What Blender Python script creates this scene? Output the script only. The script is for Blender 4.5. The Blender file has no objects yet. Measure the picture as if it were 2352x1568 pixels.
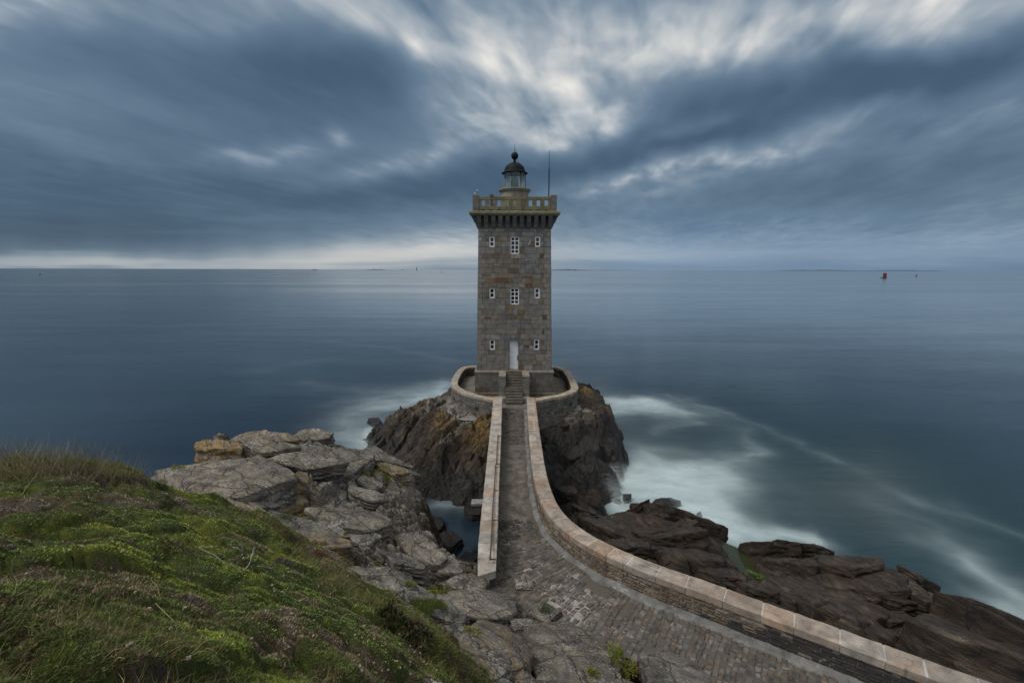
import bpy, bmesh, math, random
import numpy as np
from mathutils import Vector, Matrix

scn = bpy.context.scene
COL = scn.collection
# ------------------------------------------------------------------ camera
CAMZ = 10.9
PITCH = math.radians(8.97)
ROLL = math.radians(0.15)
FPX, CX, CY = 1045.3, 1176.0, 784.0          # focal length and centre of the photograph's own survey grid
cam_d = bpy.data.cameras.new("camera")
cam = bpy.data.objects.new("camera", cam_d)
COL.objects.link(cam)
cam_d.sensor_width = 36.0
cam_d.lens = 16.0
cam_d.clip_start = 0.05
cam_d.clip_end = 90000
cam.matrix_world = (Matrix.Translation((0, 0, CAMZ)) @ Matrix.Rotation(math.pi / 2 - PITCH, 4, 'X')
                    @ Matrix.Rotation(ROLL, 4, 'Z'))
scn.camera = cam


def ray(px, py):
    x, y = (px - CX) / FPX, -(py - CY) / FPX
    c, s = math.cos(ROLL), math.sin(ROLL)
    x, y = c * x - s * y, s * x + c * y
    return np.array([x, math.cos(PITCH) + y * math.sin(PITCH), -math.sin(PITCH) + y * math.cos(PITCH)])


def at(px, py, z=None, d=None):
    """World point seen at a survey pixel, at height z or at distance d ahead."""
    r = ray(px, py)
    t = (z - CAMZ) / r[2] if z is not None else d / r[1]
    return np.array([0, 0, CAMZ]) + t * r


# ------------------------------------------------------------------ node helper
class NT:
    def __init__(self, tree):
        self.t = tree
        self.n = tree.nodes
        self.n.clear()

    def node(self, typ, **kw):
        n = self.n.new(typ)
        for k, v in kw.items():
            setattr(n, k, v)
        return n

    def put(self, sock, v):
        if v is None:
            return
        if isinstance(v, bpy.types.NodeSocket):
            self.t.links.new(v, sock)
        else:
            if isinstance(v, (tuple, list)) and len(v) == 3 and sock.type == 'RGBA':
                v = (*v, 1)
            sock.default_value = v

    def math(self, op, a, b=None, c=None, clamp=False):
        n = self.node('ShaderNodeMath', operation=op, use_clamp=clamp)
        self.put(n.inputs[0], a)
        self.put(n.inputs[1], b)
        self.put(n.inputs[2], c)
        return n.outputs[0]

    def vmath(self, op, a, b=None):
        n = self.node('ShaderNodeVectorMath', operation=op)
        self.put(n.inputs[0], a)
        self.put(n.inputs[1], b)
        return n.outputs[1] if op in ('LENGTH', 'DOT_PRODUCT', 'DISTANCE') else n.outputs[0]

    def comb(self, x, y, z):
        n = self.node('ShaderNodeCombineXYZ')
        for i, v in enumerate((x, y, z)):
            self.put(n.inputs[i], v)
        return n.outputs[0]

    def sep(self, v):
        n = self.node('ShaderNodeSeparateXYZ')
        self.put(n.inputs[0], v)
        return n.outputs

    def noise(self, vec, scale, detail=4, rough=0.55, dist=0.0):
        n = self.node('ShaderNodeTexNoise')
        self.put(n.inputs['Vector'], vec)
        n.inputs['Scale'].default_value = scale
        n.inputs['Detail'].default_value = detail
        n.inputs['Roughness'].default_value = rough
        n.inputs['Distortion'].default_value = dist
        return n.outputs['Fac']

    def voro(self, vec, scale, feature='F1', rand=1.0):
        n = self.node('ShaderNodeTexVoronoi', feature=feature)
        self.put(n.inputs['Vector'], vec)
        n.inputs['Scale'].default_value = scale
        n.inputs['Randomness'].default_value = rand
        return n.outputs['Distance']

    def ramp(self, fac, stops, interp='LINEAR'):
        n = self.node('ShaderNodeValToRGB')
        n.color_ramp.interpolation = interp
        el = n.color_ramp.elements
        while len(el) < len(stops):
            el.new(0.5)
        for e, (p, c) in zip(el, stops):
            e.position = p
            e.color = (*c, 1) if not isinstance(c, (int, float)) else (c, c, c, 1)
        self.put(n.inputs[0], fac)
        return n.outputs[0]

    def step(self, v, lo, hi):
        n = self.node('ShaderNodeMapRange', interpolation_type='SMOOTHSTEP')
        self.put(n.inputs['Value'], v)
        n.inputs['From Min'].default_value = lo
        n.inputs['From Max'].default_value = hi
        return n.outputs[0]

    def mix(self, fac, a, b, blend='MIX'):
        n = self.node('ShaderNodeMix', data_type='RGBA', blend_type=blend)
        self.put(n.inputs[0], fac)
        self.put(n.inputs[6], a)
        self.put(n.inputs[7], b)
        return n.outputs[2]

    def attr(self, name, out='Fac'):
        n = self.node('ShaderNodeAttribute', attribute_name=name)
        return n.outputs[out]

    def bump(self, h, strength=0.5, dist=0.05, normal=None):
        n = self.node('ShaderNodeBump')
        n.inputs['Strength'].default_value = strength
        n.inputs['Distance'].default_value = dist
        self.put(n.inputs['Height'], h)
        if normal is not None:
            self.put(n.inputs['Normal'], normal)
        return n.outputs[0]

    def scale(self, v, s):
        return self.vmath('MULTIPLY', v, s)


# ------------------------------------------------------------------ world: overcast sky
SUN_EL, SUN_AZ = math.radians(55), math.radians(246)       # azimuth clockwise from +Y
world = bpy.data.worlds.new("World")
scn.world = world
world.use_nodes = True
w = NT(world.node_tree)
sky = w.node('ShaderNodeTexSky', sky_type='NISHITA', sun_disc=False, sun_elevation=SUN_EL, sun_rotation=SUN_AZ)
tc = w.node('ShaderNodeTexCoord')
D = tc.outputs['Generated']
dx, dy, dz = w.sep(D)
dyc = w.math('MAXIMUM', dy, 0.12)
P_ = w.math('DIVIDE', dx, dyc)
Q_ = w.math('DIVIDE', dz, dyc)
# cloud-deck coordinates: the deck lies flat overhead and drifts along one wind axis
zz = w.math('ADD', w.math('MAXIMUM', dz, 0.0), 0.085)
u_, v_ = w.math('DIVIDE', dx, zz), w.math('DIVIDE', dy, zz)
WA = math.radians(18)
along = w.math('ADD', w.math('MULTIPLY', u_, math.sin(WA)), w.math('MULTIPLY', v_, math.cos(WA)))
across = w.math('SUBTRACT', w.math('MULTIPLY', u_, math.cos(WA)), w.math('MULTIPLY', v_, math.sin(WA)))
deck = w.comb(across, w.math('MULTIPLY', along, 0.42), 0.0)
n_big = w.noise(deck, 0.85, 3, 0.5, 0.5)
deck2 = w.comb(across, w.math('MULTIPLY', along, 0.56), 3.7)
n_mid = w.noise(deck2, 4.2, 3, 0.5, 0.3)
deck3 = w.comb(w.math('MULTIPLY', across, 1.0), w.math('MULTIPLY', along, 0.30), 9.1)
n_fine = w.noise(deck3, 8.5, 3, 0.5, 0.4)
# horizontal wisps low over the sea
low = w.comb(w.math('MULTIPLY', P_, 2.2), w.math('MULTIPLY', Q_, 34.0), 1.3)
n_low = w.noise(low, 1.0, 4, 0.55, 0.4)
# slow warp of the cloud masses
wx = w.math('MULTIPLY', w.math('SUBTRACT', w.noise(w.comb(P_, Q_, 0.0), 3.2, 3, 0.5), 0.5), 0.22)
wy = w.math('MULTIPLY', w.math('SUBTRACT', w.noise(w.comb(P_, Q_, 5.0), 3.8, 3, 0.5), 0.5), 0.13)
Pw, Qw = w.math('ADD', P_, wx), w.math('ADD', Q_, wy)


def sky_dir(px, py):
    r = ray(px, py)
    return r[0] / r[1], r[2] / r[1]


MASSES = [  # survey x, y, half sizes, tilt (deg, + rises to the right), brightness
    (600, 200, 430, 95, -6, -.21), (860, 175, 190, 55, -4, -.10), (80, 420, 330, 70, -6, -.22), (170, 540, 260, 36, -3, -.20),
    (330, 330, 300, 60, -10, -.06), (700, 480, 420, 60, 0, -.06), (900, 440, 300, 60, 5, -.08),
    (1900, 185, 420, 62, 10, -.25), (1590, 195, 180, 45, 4, -.16), (2230, 150, 200, 60, 15, -.12), (2250, 400, 330, 70, 10, -.10),
    (1500, 330, 130, 32, 10, -.12), (1250, 400, 330, 38, 6, -.14), (1750, 450, 300, 40, 8, -.07), (1620, 300, 160, 25, 8, -.10),
    (1290, 100, 230, 95, 0, .21), (1570, 100, 230, 80, 5, .21), (1870, 60, 320, 66, 12, .23), (2200, 30, 260, 55, 10, .22),
    (1090, 60, 260, 60, -30, .12), (1120, 150, 60, 32, -45, .22), (950, 128, 38, 20, -40, .25), (780, 40, 160, 30, -25, .14),
    (1060, 260, 75, 42, -25, .26), (1250, 245, 150, 50, 0, .10), (1330, 215, 60, 30, -30, .12), (1000, 60, 300, 60, -20, .10), (1370, 250, 80, 40, -20, .14), (1190, 310, 150, 25, 4, .24), (1330, 300, 90, 22, 10, .18),
    (960, 365, 150, 16, 12, .20), (700, 348, 60, 15, 5, .16), (805, 316, 26, 12, -20, .26), (560, 366, 75, 14, 0, .17),
    (1430, 400, 150, 18, 14, .27), (1560, 378, 190, 15, 5, .15), (1840, 325, 260, 24, 17, .14), (1570, 300, 70, 14, 18, .18), (2330, 230, 160, 35, 20, .12),
    (330, 25, 330, 45, -5, .13), (30, 40, 170, 45, 0, .14), (200, 240, 140, 32, -12, .07), (210, 345, 130, 22, -15, .10),
    (740, 594, 430, 22, 1.5, .25), (620, 608, 330, 11, 0, .07), (60, 600, 260, 17, 0, .19), (1000, 560, 210, 28, 4, .17), (1330, 590, 260, 26, 0, .05),
    (1800, 580, 560, 38, 0, .13), (2300, 540, 200, 40, 10, .05), (2200, 610, 300, 14, 0, -.03),
]
acc = w.math('ADD', 0.385, 0.0)
for (mx, my, sx, sy, tilt, amp) in MASSES:
    p0, q0 = sky_dir(mx, my)
    c, s = math.cos(math.radians(tilt)), math.sin(math.radians(tilt))
    # low bands keep a straight edge; high masses follow the warp
    hi = my < 520
    ax = w.math('SUBTRACT', Pw if hi else P_, p0)
    ay = w.math('SUBTRACT', Qw if hi else w.math('ADD', Q_, w.math('MULTIPLY_ADD', wy, 0.30, w.math('MULTIPLY', w.math('SUBTRACT', n_low, 0.5), 0.030))), q0)
    a = w.math('MULTIPLY', w.math('ADD', w.math('MULTIPLY', ax, c), w.math('MULTIPLY', ay, s)), FPX / sx * 0.92)
    b = w.math('MULTIPLY', w.math('SUBTRACT', w.math('MULTIPLY', ay, c), w.math('MULTIPLY', ax, s)), FPX / sy * 0.92)
    d2 = w.math('ADD', w.math('MULTIPLY', a, a), w.math('MULTIPLY', b, b))
    if sy < 21 and my > 580:
        d2 = w.math('MULTIPLY', d2, d2)
    g = w.math('EXPONENT', w.math('MULTIPLY', d2, -0.7))
    acc = w.math('MULTIPLY_ADD', g, amp * (.86 if amp > .2 and hi else .95), acc)
mid_amp = w.math('MULTIPLY_ADD', w.step(acc, 0.28, 0.60), 0.60, 0.12)
var = w.math('MULTIPLY', w.math('SUBTRACT', n_mid, 0.5), mid_amp)
var = w.math('MULTIPLY_ADD', w.math('SUBTRACT', n_big, 0.5), 0.24, var)
var = w.math('MULTIPLY_ADD', w.math('SUBTRACT', n_fine, 0.5), w.math('MULTIPLY', mid_amp, 0.55), var)
fade = w.step(Q_, 0.015, 0.16)
var = w.math('MULTIPLY', var, fade)
lowv = w.math('MULTIPLY', w.math('SUBTRACT', n_low, 0.5), w.math('MULTIPLY', w.math('SUBTRACT', 1.0, w.step(Q_, 0.05, 0.2)), 0.17))
bright = w.math('ADD', w.math('ADD', acc, var), lowv)
front = w.step(dy, 0.10, 0.34)
top = w.step(dz, 0.44, 0.72)                               # brighter sky above the view, added to light upward faces
plain = w.math('MULTIPLY_ADD', w.math('SUBTRACT', n_big, 0.5), 0.25, 0.62)
bright = w.math('ADD', w.math('MULTIPLY', bright, front), w.math('MULTIPLY', plain, w.math('SUBTRACT', 1.0, front)))
bright = w.math('MULTIPLY_ADD', top, 0.30, bright)
cloud = w.ramp(bright, [(0.0, (.026, .052, .086)), (0.17, (.044, .080, .126)), (0.36, (.096, .148, .208)),
                        (0.50, (.172, .224, .280)), (0.64, (.30, .340, .375)), (0.80, (.50, .505, .50)), (1.0, (.78, .75, .69))])
# bluer air low over the water to the east
east_ = w.math('MULTIPLY', w.step(P_, .02, .35), w.math('SUBTRACT', 1.0, w.step(Q_, .03, .17)))
cloud = w.mix(w.math('MULTIPLY', east_, .8), cloud, w.mix(1.0, cloud, (.86, 1.0, 1.15), 'MULTIPLY'))
west_ = w.math('MULTIPLY', w.math('SUBTRACT', 1.0, w.step(P_, -.25, .0)), w.math('SUBTRACT', 1.0, w.step(Q_, .03, .075)))
cloud = w.mix(w.math('MULTIPLY', west_, .8), cloud, w.mix(1.0, cloud, (1.04, 1.0, .95), 'MULTIPLY'))
bg1 = w.node('ShaderNodeBackground')
w.put(bg1.inputs[0], sky.outputs[0])
bg1.inputs[1].default_value = 0.08
bg2 = w.node('ShaderNodeBackground')
w.put(bg2.inputs[0], cloud)
bg2.inputs[1].default_value = 1.0
mx_ = w.node('ShaderNodeMixShader')
mx_.inputs[0].default_value = 0.95
w.t.links.new(bg1.outputs[0], mx_.inputs[1])
w.t.links.new(bg2.outputs[0], mx_.inputs[2])
wo = w.node('ShaderNodeOutputWorld')
w.t.links.new(mx_.outputs[0], wo.inputs[0])
world.cycles.sampling_method = 'MANUAL'
world.cycles.sample_map_resolution = 512

sun_d = bpy.data.lights.new("sun", 'SUN')
sun_d.energy = 1.5
sun_d.angle = math.radians(24)
sun_d.color = (1.0, 0.94, 0.86)
sun = bpy.data.objects.new("sun", sun_d)
COL.objects.link(sun)
sd = Vector((math.sin(SUN_AZ) * math.cos(SUN_EL), math.cos(SUN_AZ) * math.cos(SUN_EL), math.sin(SUN_EL)))
sun.rotation_euler = sd.to_track_quat('Z', 'Y').to_euler()

scn.view_settings.view_transform = 'Standard'
scn.view_settings.look = 'None'
scn.view_settings.exposure = 0.40
scn.view_settings.gamma = 1.0
scn.cycles.use_denoising = True
scn.cycles.max_bounces = 6
scn.cycles.transparent_max_bounces = 16
scn.cycles.caustics_reflective = False
scn.cycles.caustics_refractive = False

rng = np.random.default_rng(7)
random.seed(7)


# ------------------------------------------------------------------ numeric noise
def _hash(ix, iy, seed):
    h = (ix.astype(np.uint32) * np.uint32(374761393) + iy.astype(np.uint32) * np.uint32(668265263) + np.uint32(seed * 974711 + 13))
    h = (h ^ (h >> np.uint32(13))) * np.uint32(1274126177)
    return h ^ (h >> np.uint32(16))


def rnd2(ix, iy, seed):
    return _hash(ix, iy, seed).astype(np.float32) / np.float32(4294967295.0)


def perlin(x, y, seed=0):
    x = np.asarray(x, np.float32)
    y = np.asarray(y, np.float32)
    ix, iy = np.floor(x).astype(np.int64), np.floor(y).astype(np.int64)
    fx, fy = x - ix, y - iy
    u = fx * fx * fx * (fx * (fx * 6 - 15) + 10)
    v = fy * fy * fy * (fy * (fy * 6 - 15) + 10)

    def g(a, b, p, q):
        t = rnd2(ix + a, iy + b, seed) * np.float32(6.2831853)
        return np.cos(t) * p + np.sin(t) * q
    n0 = g(0, 0, fx, fy) * (1 - u) + g(1, 0, fx - 1, fy) * u
    n1 = g(0, 1, fx, fy - 1) * (1 - u) + g(1, 1, fx - 1, fy - 1) * u
    return (n0 * (1 - v) + n1 * v) * 1.4


def fbm(x, y, oct=4, seed=0, gain=0.5, lac=2.03):
    s, a = 0.0, 1.0
    for o in range(oct):
        s = s + a * perlin(x, y, seed + o * 17)
        x, y, a = x * lac + 3.1, y * lac - 1.7, a * gain
    return s


def worley(x, y, seed=0, jit=0.9):
    """F1, F2 - F1, cell random numbers (2) and offset to the nearest cell centre."""
    ix, iy = np.floor(x).astype(np.int64), np.floor(y).astype(np.int64)
    f1 = np.full(x.shape, 9.0, np.float32)
    f2 = np.full(x.shape, 9.0, np.float32)
    ca = np.zeros(x.shape, np.int64)
    cb = np.zeros(x.shape, np.int64)
    ox = np.zeros(x.shape, np.float32)
    oy = np.zeros(x.shape, np.float32)
    for a in (-1, 0, 1):
        for b in (-1, 0, 1):
            jx, jy = ix + a, iy + b
            ddx = jx + 0.5 + jit * (rnd2(jx, jy, seed) - 0.5) - x
            ddy = jy + 0.5 + jit * (rnd2(jx, jy, seed + 5) - 0.5) - y
            d = np.sqrt(ddx * ddx + ddy * ddy).astype(np.float32)
            near = d < f1
            f2 = np.where(near, f1, np.minimum(f2, d))
            f1 = np.where(near, d, f1)
            ca, cb = np.where(near, jx, ca), np.where(near, jy, cb)
            ox, oy = np.where(near, -ddx, ox), np.where(near, -ddy, oy)
    return f1, f2 - f1, rnd2(ca, cb, seed + 11), rnd2(ca, cb, seed + 23), ox, oy


class RBF:
    """Tent-like surface through surveyed points."""
    def __init__(self, pts, smooth=0.05):
        p = np.array(pts, float)
        self.c = p[:, :2]
        n = len(p)
        K = np.linalg.norm(self.c[:, None] - self.c[None], axis=2)
        A = np.zeros((n + 3, n + 3))
        A[:n, :n] = -K - smooth * -np.eye(n)
        A[:n, n] = A[n, :n] = 1
        A[:n, n + 1:] = self.c
        A[n + 1:, :n] = self.c.T
        self.w = np.linalg.solve(A, np.concatenate([p[:, 2], [0, 0, 0]]))

    def __call__(self, x, y):
        sh = np.shape(x)
        x, y = np.ravel(x), np.ravel(y)
        out = np.empty(len(x))
        n = len(self.c)
        for i in range(0, len(x), 100000):
            a, b = x[i:i + 100000], y[i:i + 100000]
            k = np.hypot(a[:, None] - self.c[None, :, 0], b[:, None] - self.c[None, :, 1])
            out[i:i + 100000] = -(k @ self.w[:n]) + self.w[n] + self.w[n + 1] * a + self.w[n + 2] * b
        return out.reshape(sh)


def sstep(a, b, x):
    t = np.clip((x - a) / (b - a), 0, 1)
    return t * t * (3 - 2 * t)


# ------------------------------------------------------------------ mesh helpers
def link(o, parent=None):
    COL.objects.link(o)
    if parent is not None:
        o.parent = parent
    return o


def tag(o, label=None, cat=None, group=None, kind=None):
    if label:
        o['label'] = label
    if cat:
        o['category'] = cat
    if group:
        o['group'] = group
    if kind:
        o['kind'] = kind
    return o


def empty(name, loc, label, cat, group=None):
    o = bpy.data.objects.new(name, None)
    o.empty_display_size = 0.3
    o.location = loc
    link(o)
    return tag(o, label, cat, group)


def np_mesh(name, V, Fc, mat, parent=None, smooth=True, attrs=None, cols=None):
    """V (n,3); Fc (m,k) uniform polygons."""
    V = np.ascontiguousarray(V, np.float32).reshape(-1, 3)
    if parent is not None:
        V = V - np.array(parent.matrix_basis.translation, np.float32)
    Fc = np.ascontiguousarray(Fc, np.int32)
    m, k = Fc.shape
    me = bpy.data.meshes.new(name)
    me.vertices.add(len(V))
    me.vertices.foreach_set('co', V.ravel())
    me.loops.add(m * k)
    me.loops.foreach_set('vertex_index', Fc.ravel())
    me.polygons.add(m)
    me.polygons.foreach_set('loop_start', np.arange(0, m * k, k, dtype=np.int32))
    me.polygons.foreach_set('use_smooth', np.full(m, smooth))
    for nm, a in (attrs or {}).items():
        at_ = me.attributes.new(nm, 'FLOAT', 'POINT')
        at_.data.foreach_set('value', np.ascontiguousarray(a, np.float32).ravel())
    for nm, a in (cols or {}).items():
        at_ = me.attributes.new(nm, 'FLOAT_COLOR', 'POINT')
        a = np.asarray(a, np.float32).reshape(-1, 3)
        at_.data.foreach_set('color', np.concatenate([a, np.ones((len(a), 1), np.float32)], 1).ravel())
    me.update(calc_edges=True)
    me.validate()
    me.materials.append(mat)
    return link(bpy.data.objects.new(name, me), parent)


def grid_faces(nr, nc, wrap=False):
    i = np.arange(nr - 1)[:, None]
    j = np.arange(nc if wrap else nc - 1)[None, :]
    a = i * nc + j
    b = i * nc + (j + 1) % nc
    return np.stack([a, b, b + nc, a + nc], -1).reshape(-1, 4)


class MB:
    """Collects shapes with a colour each, and builds ONE mesh object."""
    def __init__(self):
        self.v, self.f, self.c = [], [], []

    def add(self, vs, fs, col=(.5, .5, .5)):
        n = len(self.v)
        self.v += [tuple(map(float, p)) for p in vs]
        self.c += [tuple(col)] * len(vs)
        self.f += [tuple(i + n for i in f) for f in fs]

    def box(self, lo, hi, col=(.5, .5, .5), bev=0.0):
        x0, y0, z0 = lo
        x1, y1, z1 = hi
        if bev <= 0:
            vs = [(x0, y0, z0), (x1, y0, z0), (x1, y1, z0), (x0, y1, z0), (x0, y0, z1), (x1, y0, z1), (x1, y1, z1), (x0, y1, z1)]
            self.add(vs, [(3, 2, 1, 0), (4, 5, 6, 7), (0, 1, 5, 4), (1, 2, 6, 5), (2, 3, 7, 6), (3, 0, 4, 7)], col)
        else:
            self.prism([(x0, y0), (x1, y0), (x1, y1), (x0, y1)], z0, z1, col, bev)

    def prism(self, poly, z0, z1, col=(.5, .5, .5), bev=0.0, jit=0.0):
        """Upright prism over a counter-clockwise polygon, upper rim chamfered."""
        n = len(poly)
        P = np.array(poly, float)
        c = P.mean(0)
        r = np.linalg.norm(P - c, axis=1, keepdims=True)
        Q = c + (P - c) * np.maximum(0.2, 1 - bev * 1.3 / r)
        tz = [random.uniform(-jit, jit) for _ in range(n)]
        vs = [(*p, z0) for p in P] + [(*p, z1 - bev + t) for p, t in zip(P, tz)] + [(*p, z1 + t) for p, t in zip(Q, tz)]
        fs = [tuple(range(n - 1, -1, -1)), tuple(range(2 * n, 3 * n))]
        for k in range(n):
            k2 = (k + 1) % n
            fs += [(k, k2, n + k2, n + k), (n + k, n + k2, 2 * n + k2, 2 * n + k)]
        self.add(vs, fs, col)

    def stone(self, quad, nrm, h, col, bev=0.012, jit=0.0):
        """A stone lying on a wall face: quad corners (ccw from outside), outward normal, height."""
        q = np.array(quad, float)
        n = np.array(nrm, float)
        c = q.mean(0)
        if jit:
            e1 = q[1] - q[0]
            e2 = q[3] - q[0]
            q = q + np.array([e1 * random.uniform(-jit, jit) + e2 * random.uniform(-jit, jit) for _ in range(4)])
        ins = []
        for k in range(4):
            a, b = q[(k + 1) % 4] - q[k], q[(k - 1) % 4] - q[k]
            a, b = a / (np.linalg.norm(a) + 1e-6), b / (np.linalg.norm(b) + 1e-6)
            ins.append(q[k] + (a + b) * bev)
        up = [random.uniform(-.25, .25) * h if jit else 0 for _ in range(4)]
        vs = list(q - n * 0.03) + list(q + n * (h - min(bev, h * .6))) + [p + n * (h + t) for p, t in zip(ins, up)]
        fs = [(8, 9, 10, 11)]
        for k in range(4):
            k2 = (k + 1) % 4
            fs += [(k, k2, 4 + k2, 4 + k), (4 + k, 4 + k2, 8 + k2, 8 + k)]
        self.add(vs, fs, col)

    def tube(self, pts, rad, col=(.5, .5, .5), seg=8):
        P = [Vector(p) for p in pts]
        rr = rad if isinstance(rad, (list, tuple)) else [rad] * len(P)
        vs = []
        for k, p in enumerate(P):
            t = (P[min(k + 1, len(P) - 1)] - P[max(k - 1, 0)]).normalized()
            a = t.orthogonal().normalized() if k == 0 else (a - t * a.dot(t)).normalized()
            b = t.cross(a)
            vs += [p + (a * math.cos(i * 2 * math.pi / seg) + b * math.sin(i * 2 * math.pi / seg)) * rr[k] for i in range(seg)]
        fs = [(k * seg + i, k * seg + (i + 1) % seg, (k + 1) * seg + (i + 1) % seg, (k + 1) * seg + i)
              for k in range(len(P) - 1) for i in range(seg)]
        fs += [tuple(range(seg - 1, -1, -1)), tuple(range((len(P) - 1) * seg, len(P) * seg))]
        self.add(vs, fs, col)

    def lathe(self, prof, cx, cy, col=(.5, .5, .5), seg=40):
        n = len(prof)
        vs = [(cx + r * math.cos(i * 2 * math.pi / seg), cy + r * math.sin(i * 2 * math.pi / seg), z) for r, z in prof for i in range(seg)]
        fs = [(k * seg + i, k * seg + (i + 1) % seg, (k + 1) * seg + (i + 1) % seg, (k + 1) * seg + i)
              for k in range(n - 1) for i in range(seg)]
        self.add(vs, fs, col)

    def build(self, name, mat, parent=None, smooth=False):
        me = bpy.data.meshes.new(name)
        off = np.array(parent.matrix_basis.translation) if parent is not None else np.zeros(3)
        if parent is not None and parent.parent is not None:
            off = off + np.array(parent.parent.matrix_basis.translation)
        V = np.array(self.v) - off
        me.from_pydata(V.tolist(), [], self.f)
        me.update()
        a = me.attributes.new('col', 'FLOAT_COLOR', 'POINT')
        c = np.concatenate([np.array(self.c, np.float32), np.ones((len(self.c), 1), np.float32)], 1)
        a.data.foreach_set('color', c.ravel())
        if smooth:
            me.polygons.foreach_set('use_smooth', np.full(len(me.polygons), True))
        me.materials.append(mat)
        return link(bpy.data.objects.new(name, me), parent)


# ------------------------------------------------------------------ materials
def new_mat(name):
    m = bpy.data.materials.new(name)
    m.use_nodes = True
    n = NT(m.node_tree)
    out = n.node('ShaderNodeOutputMaterial')
    bs = n.node('ShaderNodeBsdfPrincipled')
    m.node_tree.links.new(bs.outputs[0], out.inputs[0])
    geo = n.node('ShaderNodeNewGeometry')
    return m, n, bs, geo.outputs['Position'], geo.outputs['Normal'], out


def stone_mat(name, speck=0.35, lichen=None, lichen_amt=0.0, rough=0.85, bump=0.5, stain=0.5, guano=0.0, hz=(0, 0)):
    """Weathered stone: the piece's own colour, crystal speckle, streaky dirt and lichen spots."""
    m, n, bs, pos, nrm, out = new_mat(name)
    col = n.attr('col', 'Color')
    sp = n.noise(pos, 55, 3, 0.7)
    col = n.mix(1.0, col, n.ramp(sp, [(0.25, 1 - speck), (0.75, 1 + speck * 0.9)]), 'MULTIPLY')
    blot = n.noise(pos, 2.3, 5, 0.6, 0.4)
    col = n.mix(1.0, col, n.ramp(blot, [(0.3, 1 - stain), (0.68, 1.15)]), 'MULTIPLY')
    streak = n.noise(n.scale(pos, (5.0, 5.0, 0.5)), 1.0, 4, 0.6)
    col = n.mix(n.step(streak, 0.56, 0.76), col, n.mix(0.55, col, (.03, .028, .024)))
    if lichen:
        ln = n.noise(pos, 6.5, 6, 0.7)
        ln2 = n.noise(pos, 0.9, 2, 0.5)
        f = n.step(n.math('ADD', ln, n.math('MULTIPLY', n.math('SUBTRACT', ln2, 0.5), 0.8)), 0.66 - lichen_amt * .35, 0.78 - lichen_amt * .35)
        col = n.mix(n.math('MULTIPLY', f, 0.8), col, lichen)
    if guano:
        gz = n.sep(pos)[2]
        gn = n.noise(n.scale(pos, (1.3, 1.3, 1.0)), 2.2, 5, 0.7)
        gf = n.math('MULTIPLY', n.step(gn, 0.60, 0.70), n.math('MULTIPLY', n.step(gz, hz[0], hz[0] + .4), n.math('SUBTRACT', 1, n.step(gz, hz[1] - .5, hz[1]))))
        col = n.mix(n.math('MULTIPLY', gf, guano), col, (.6, .6, .58))
    n.put(bs.inputs['Base Color'], col)
    n.put(bs.inputs['Roughness'], rough)
    h = n.math('ADD', n.noise(pos, 30, 5, 0.7), n.math('MULTIPLY', n.noise(pos, 7, 4, 0.6), 1.4))
    n.put(bs.inputs['Normal'], n.bump(h, bump, 0.02))
    return m


def plain_mat(name, col, rough=0.5, metal=0.0, rust=0.0, dirt=0.25):
    m, n, bs, pos, nrm, out = new_mat(name)
    a = n.noise(pos, 9, 5, 0.65)
    c = n.mix(1.0, col, n.ramp(a, [(0.3, 1 - dirt), (0.7, 1.06)]), 'MULTIPLY')
    if rust:
        r = n.noise(pos, 5, 5, 0.7)
        c = n.mix(n.math('MULTIPLY', n.step(r, 0.60, 0.72), rust), c, (.20, .07, .02))
    n.put(bs.inputs['Base Color'], c)
    n.put(bs.inputs['Roughness'], rough)
    n.put(bs.inputs['Metallic'], metal)
    n.put(bs.inputs['Normal'], n.bump(a, 0.15, 0.01))
    return m


def attr_mat(name, rough=0.8, trans=0.0, spec=0.2, vary=0.3):
    m, n, bs, pos, nrm, out = new_mat(name)
    c = n.attr('col', 'Color')
    c = n.mix(1.0, c, n.ramp(n.noise(pos, 40, 2, 0.5), [(0.3, 1 - vary), (0.7, 1 + vary)]), 'MULTIPLY')
    n.put(bs.inputs['Base Color'], c)
    n.put(bs.inputs['Roughness'], rough)
    n.put(bs.inputs['Specular IOR Level'], spec)
    return m


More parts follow.
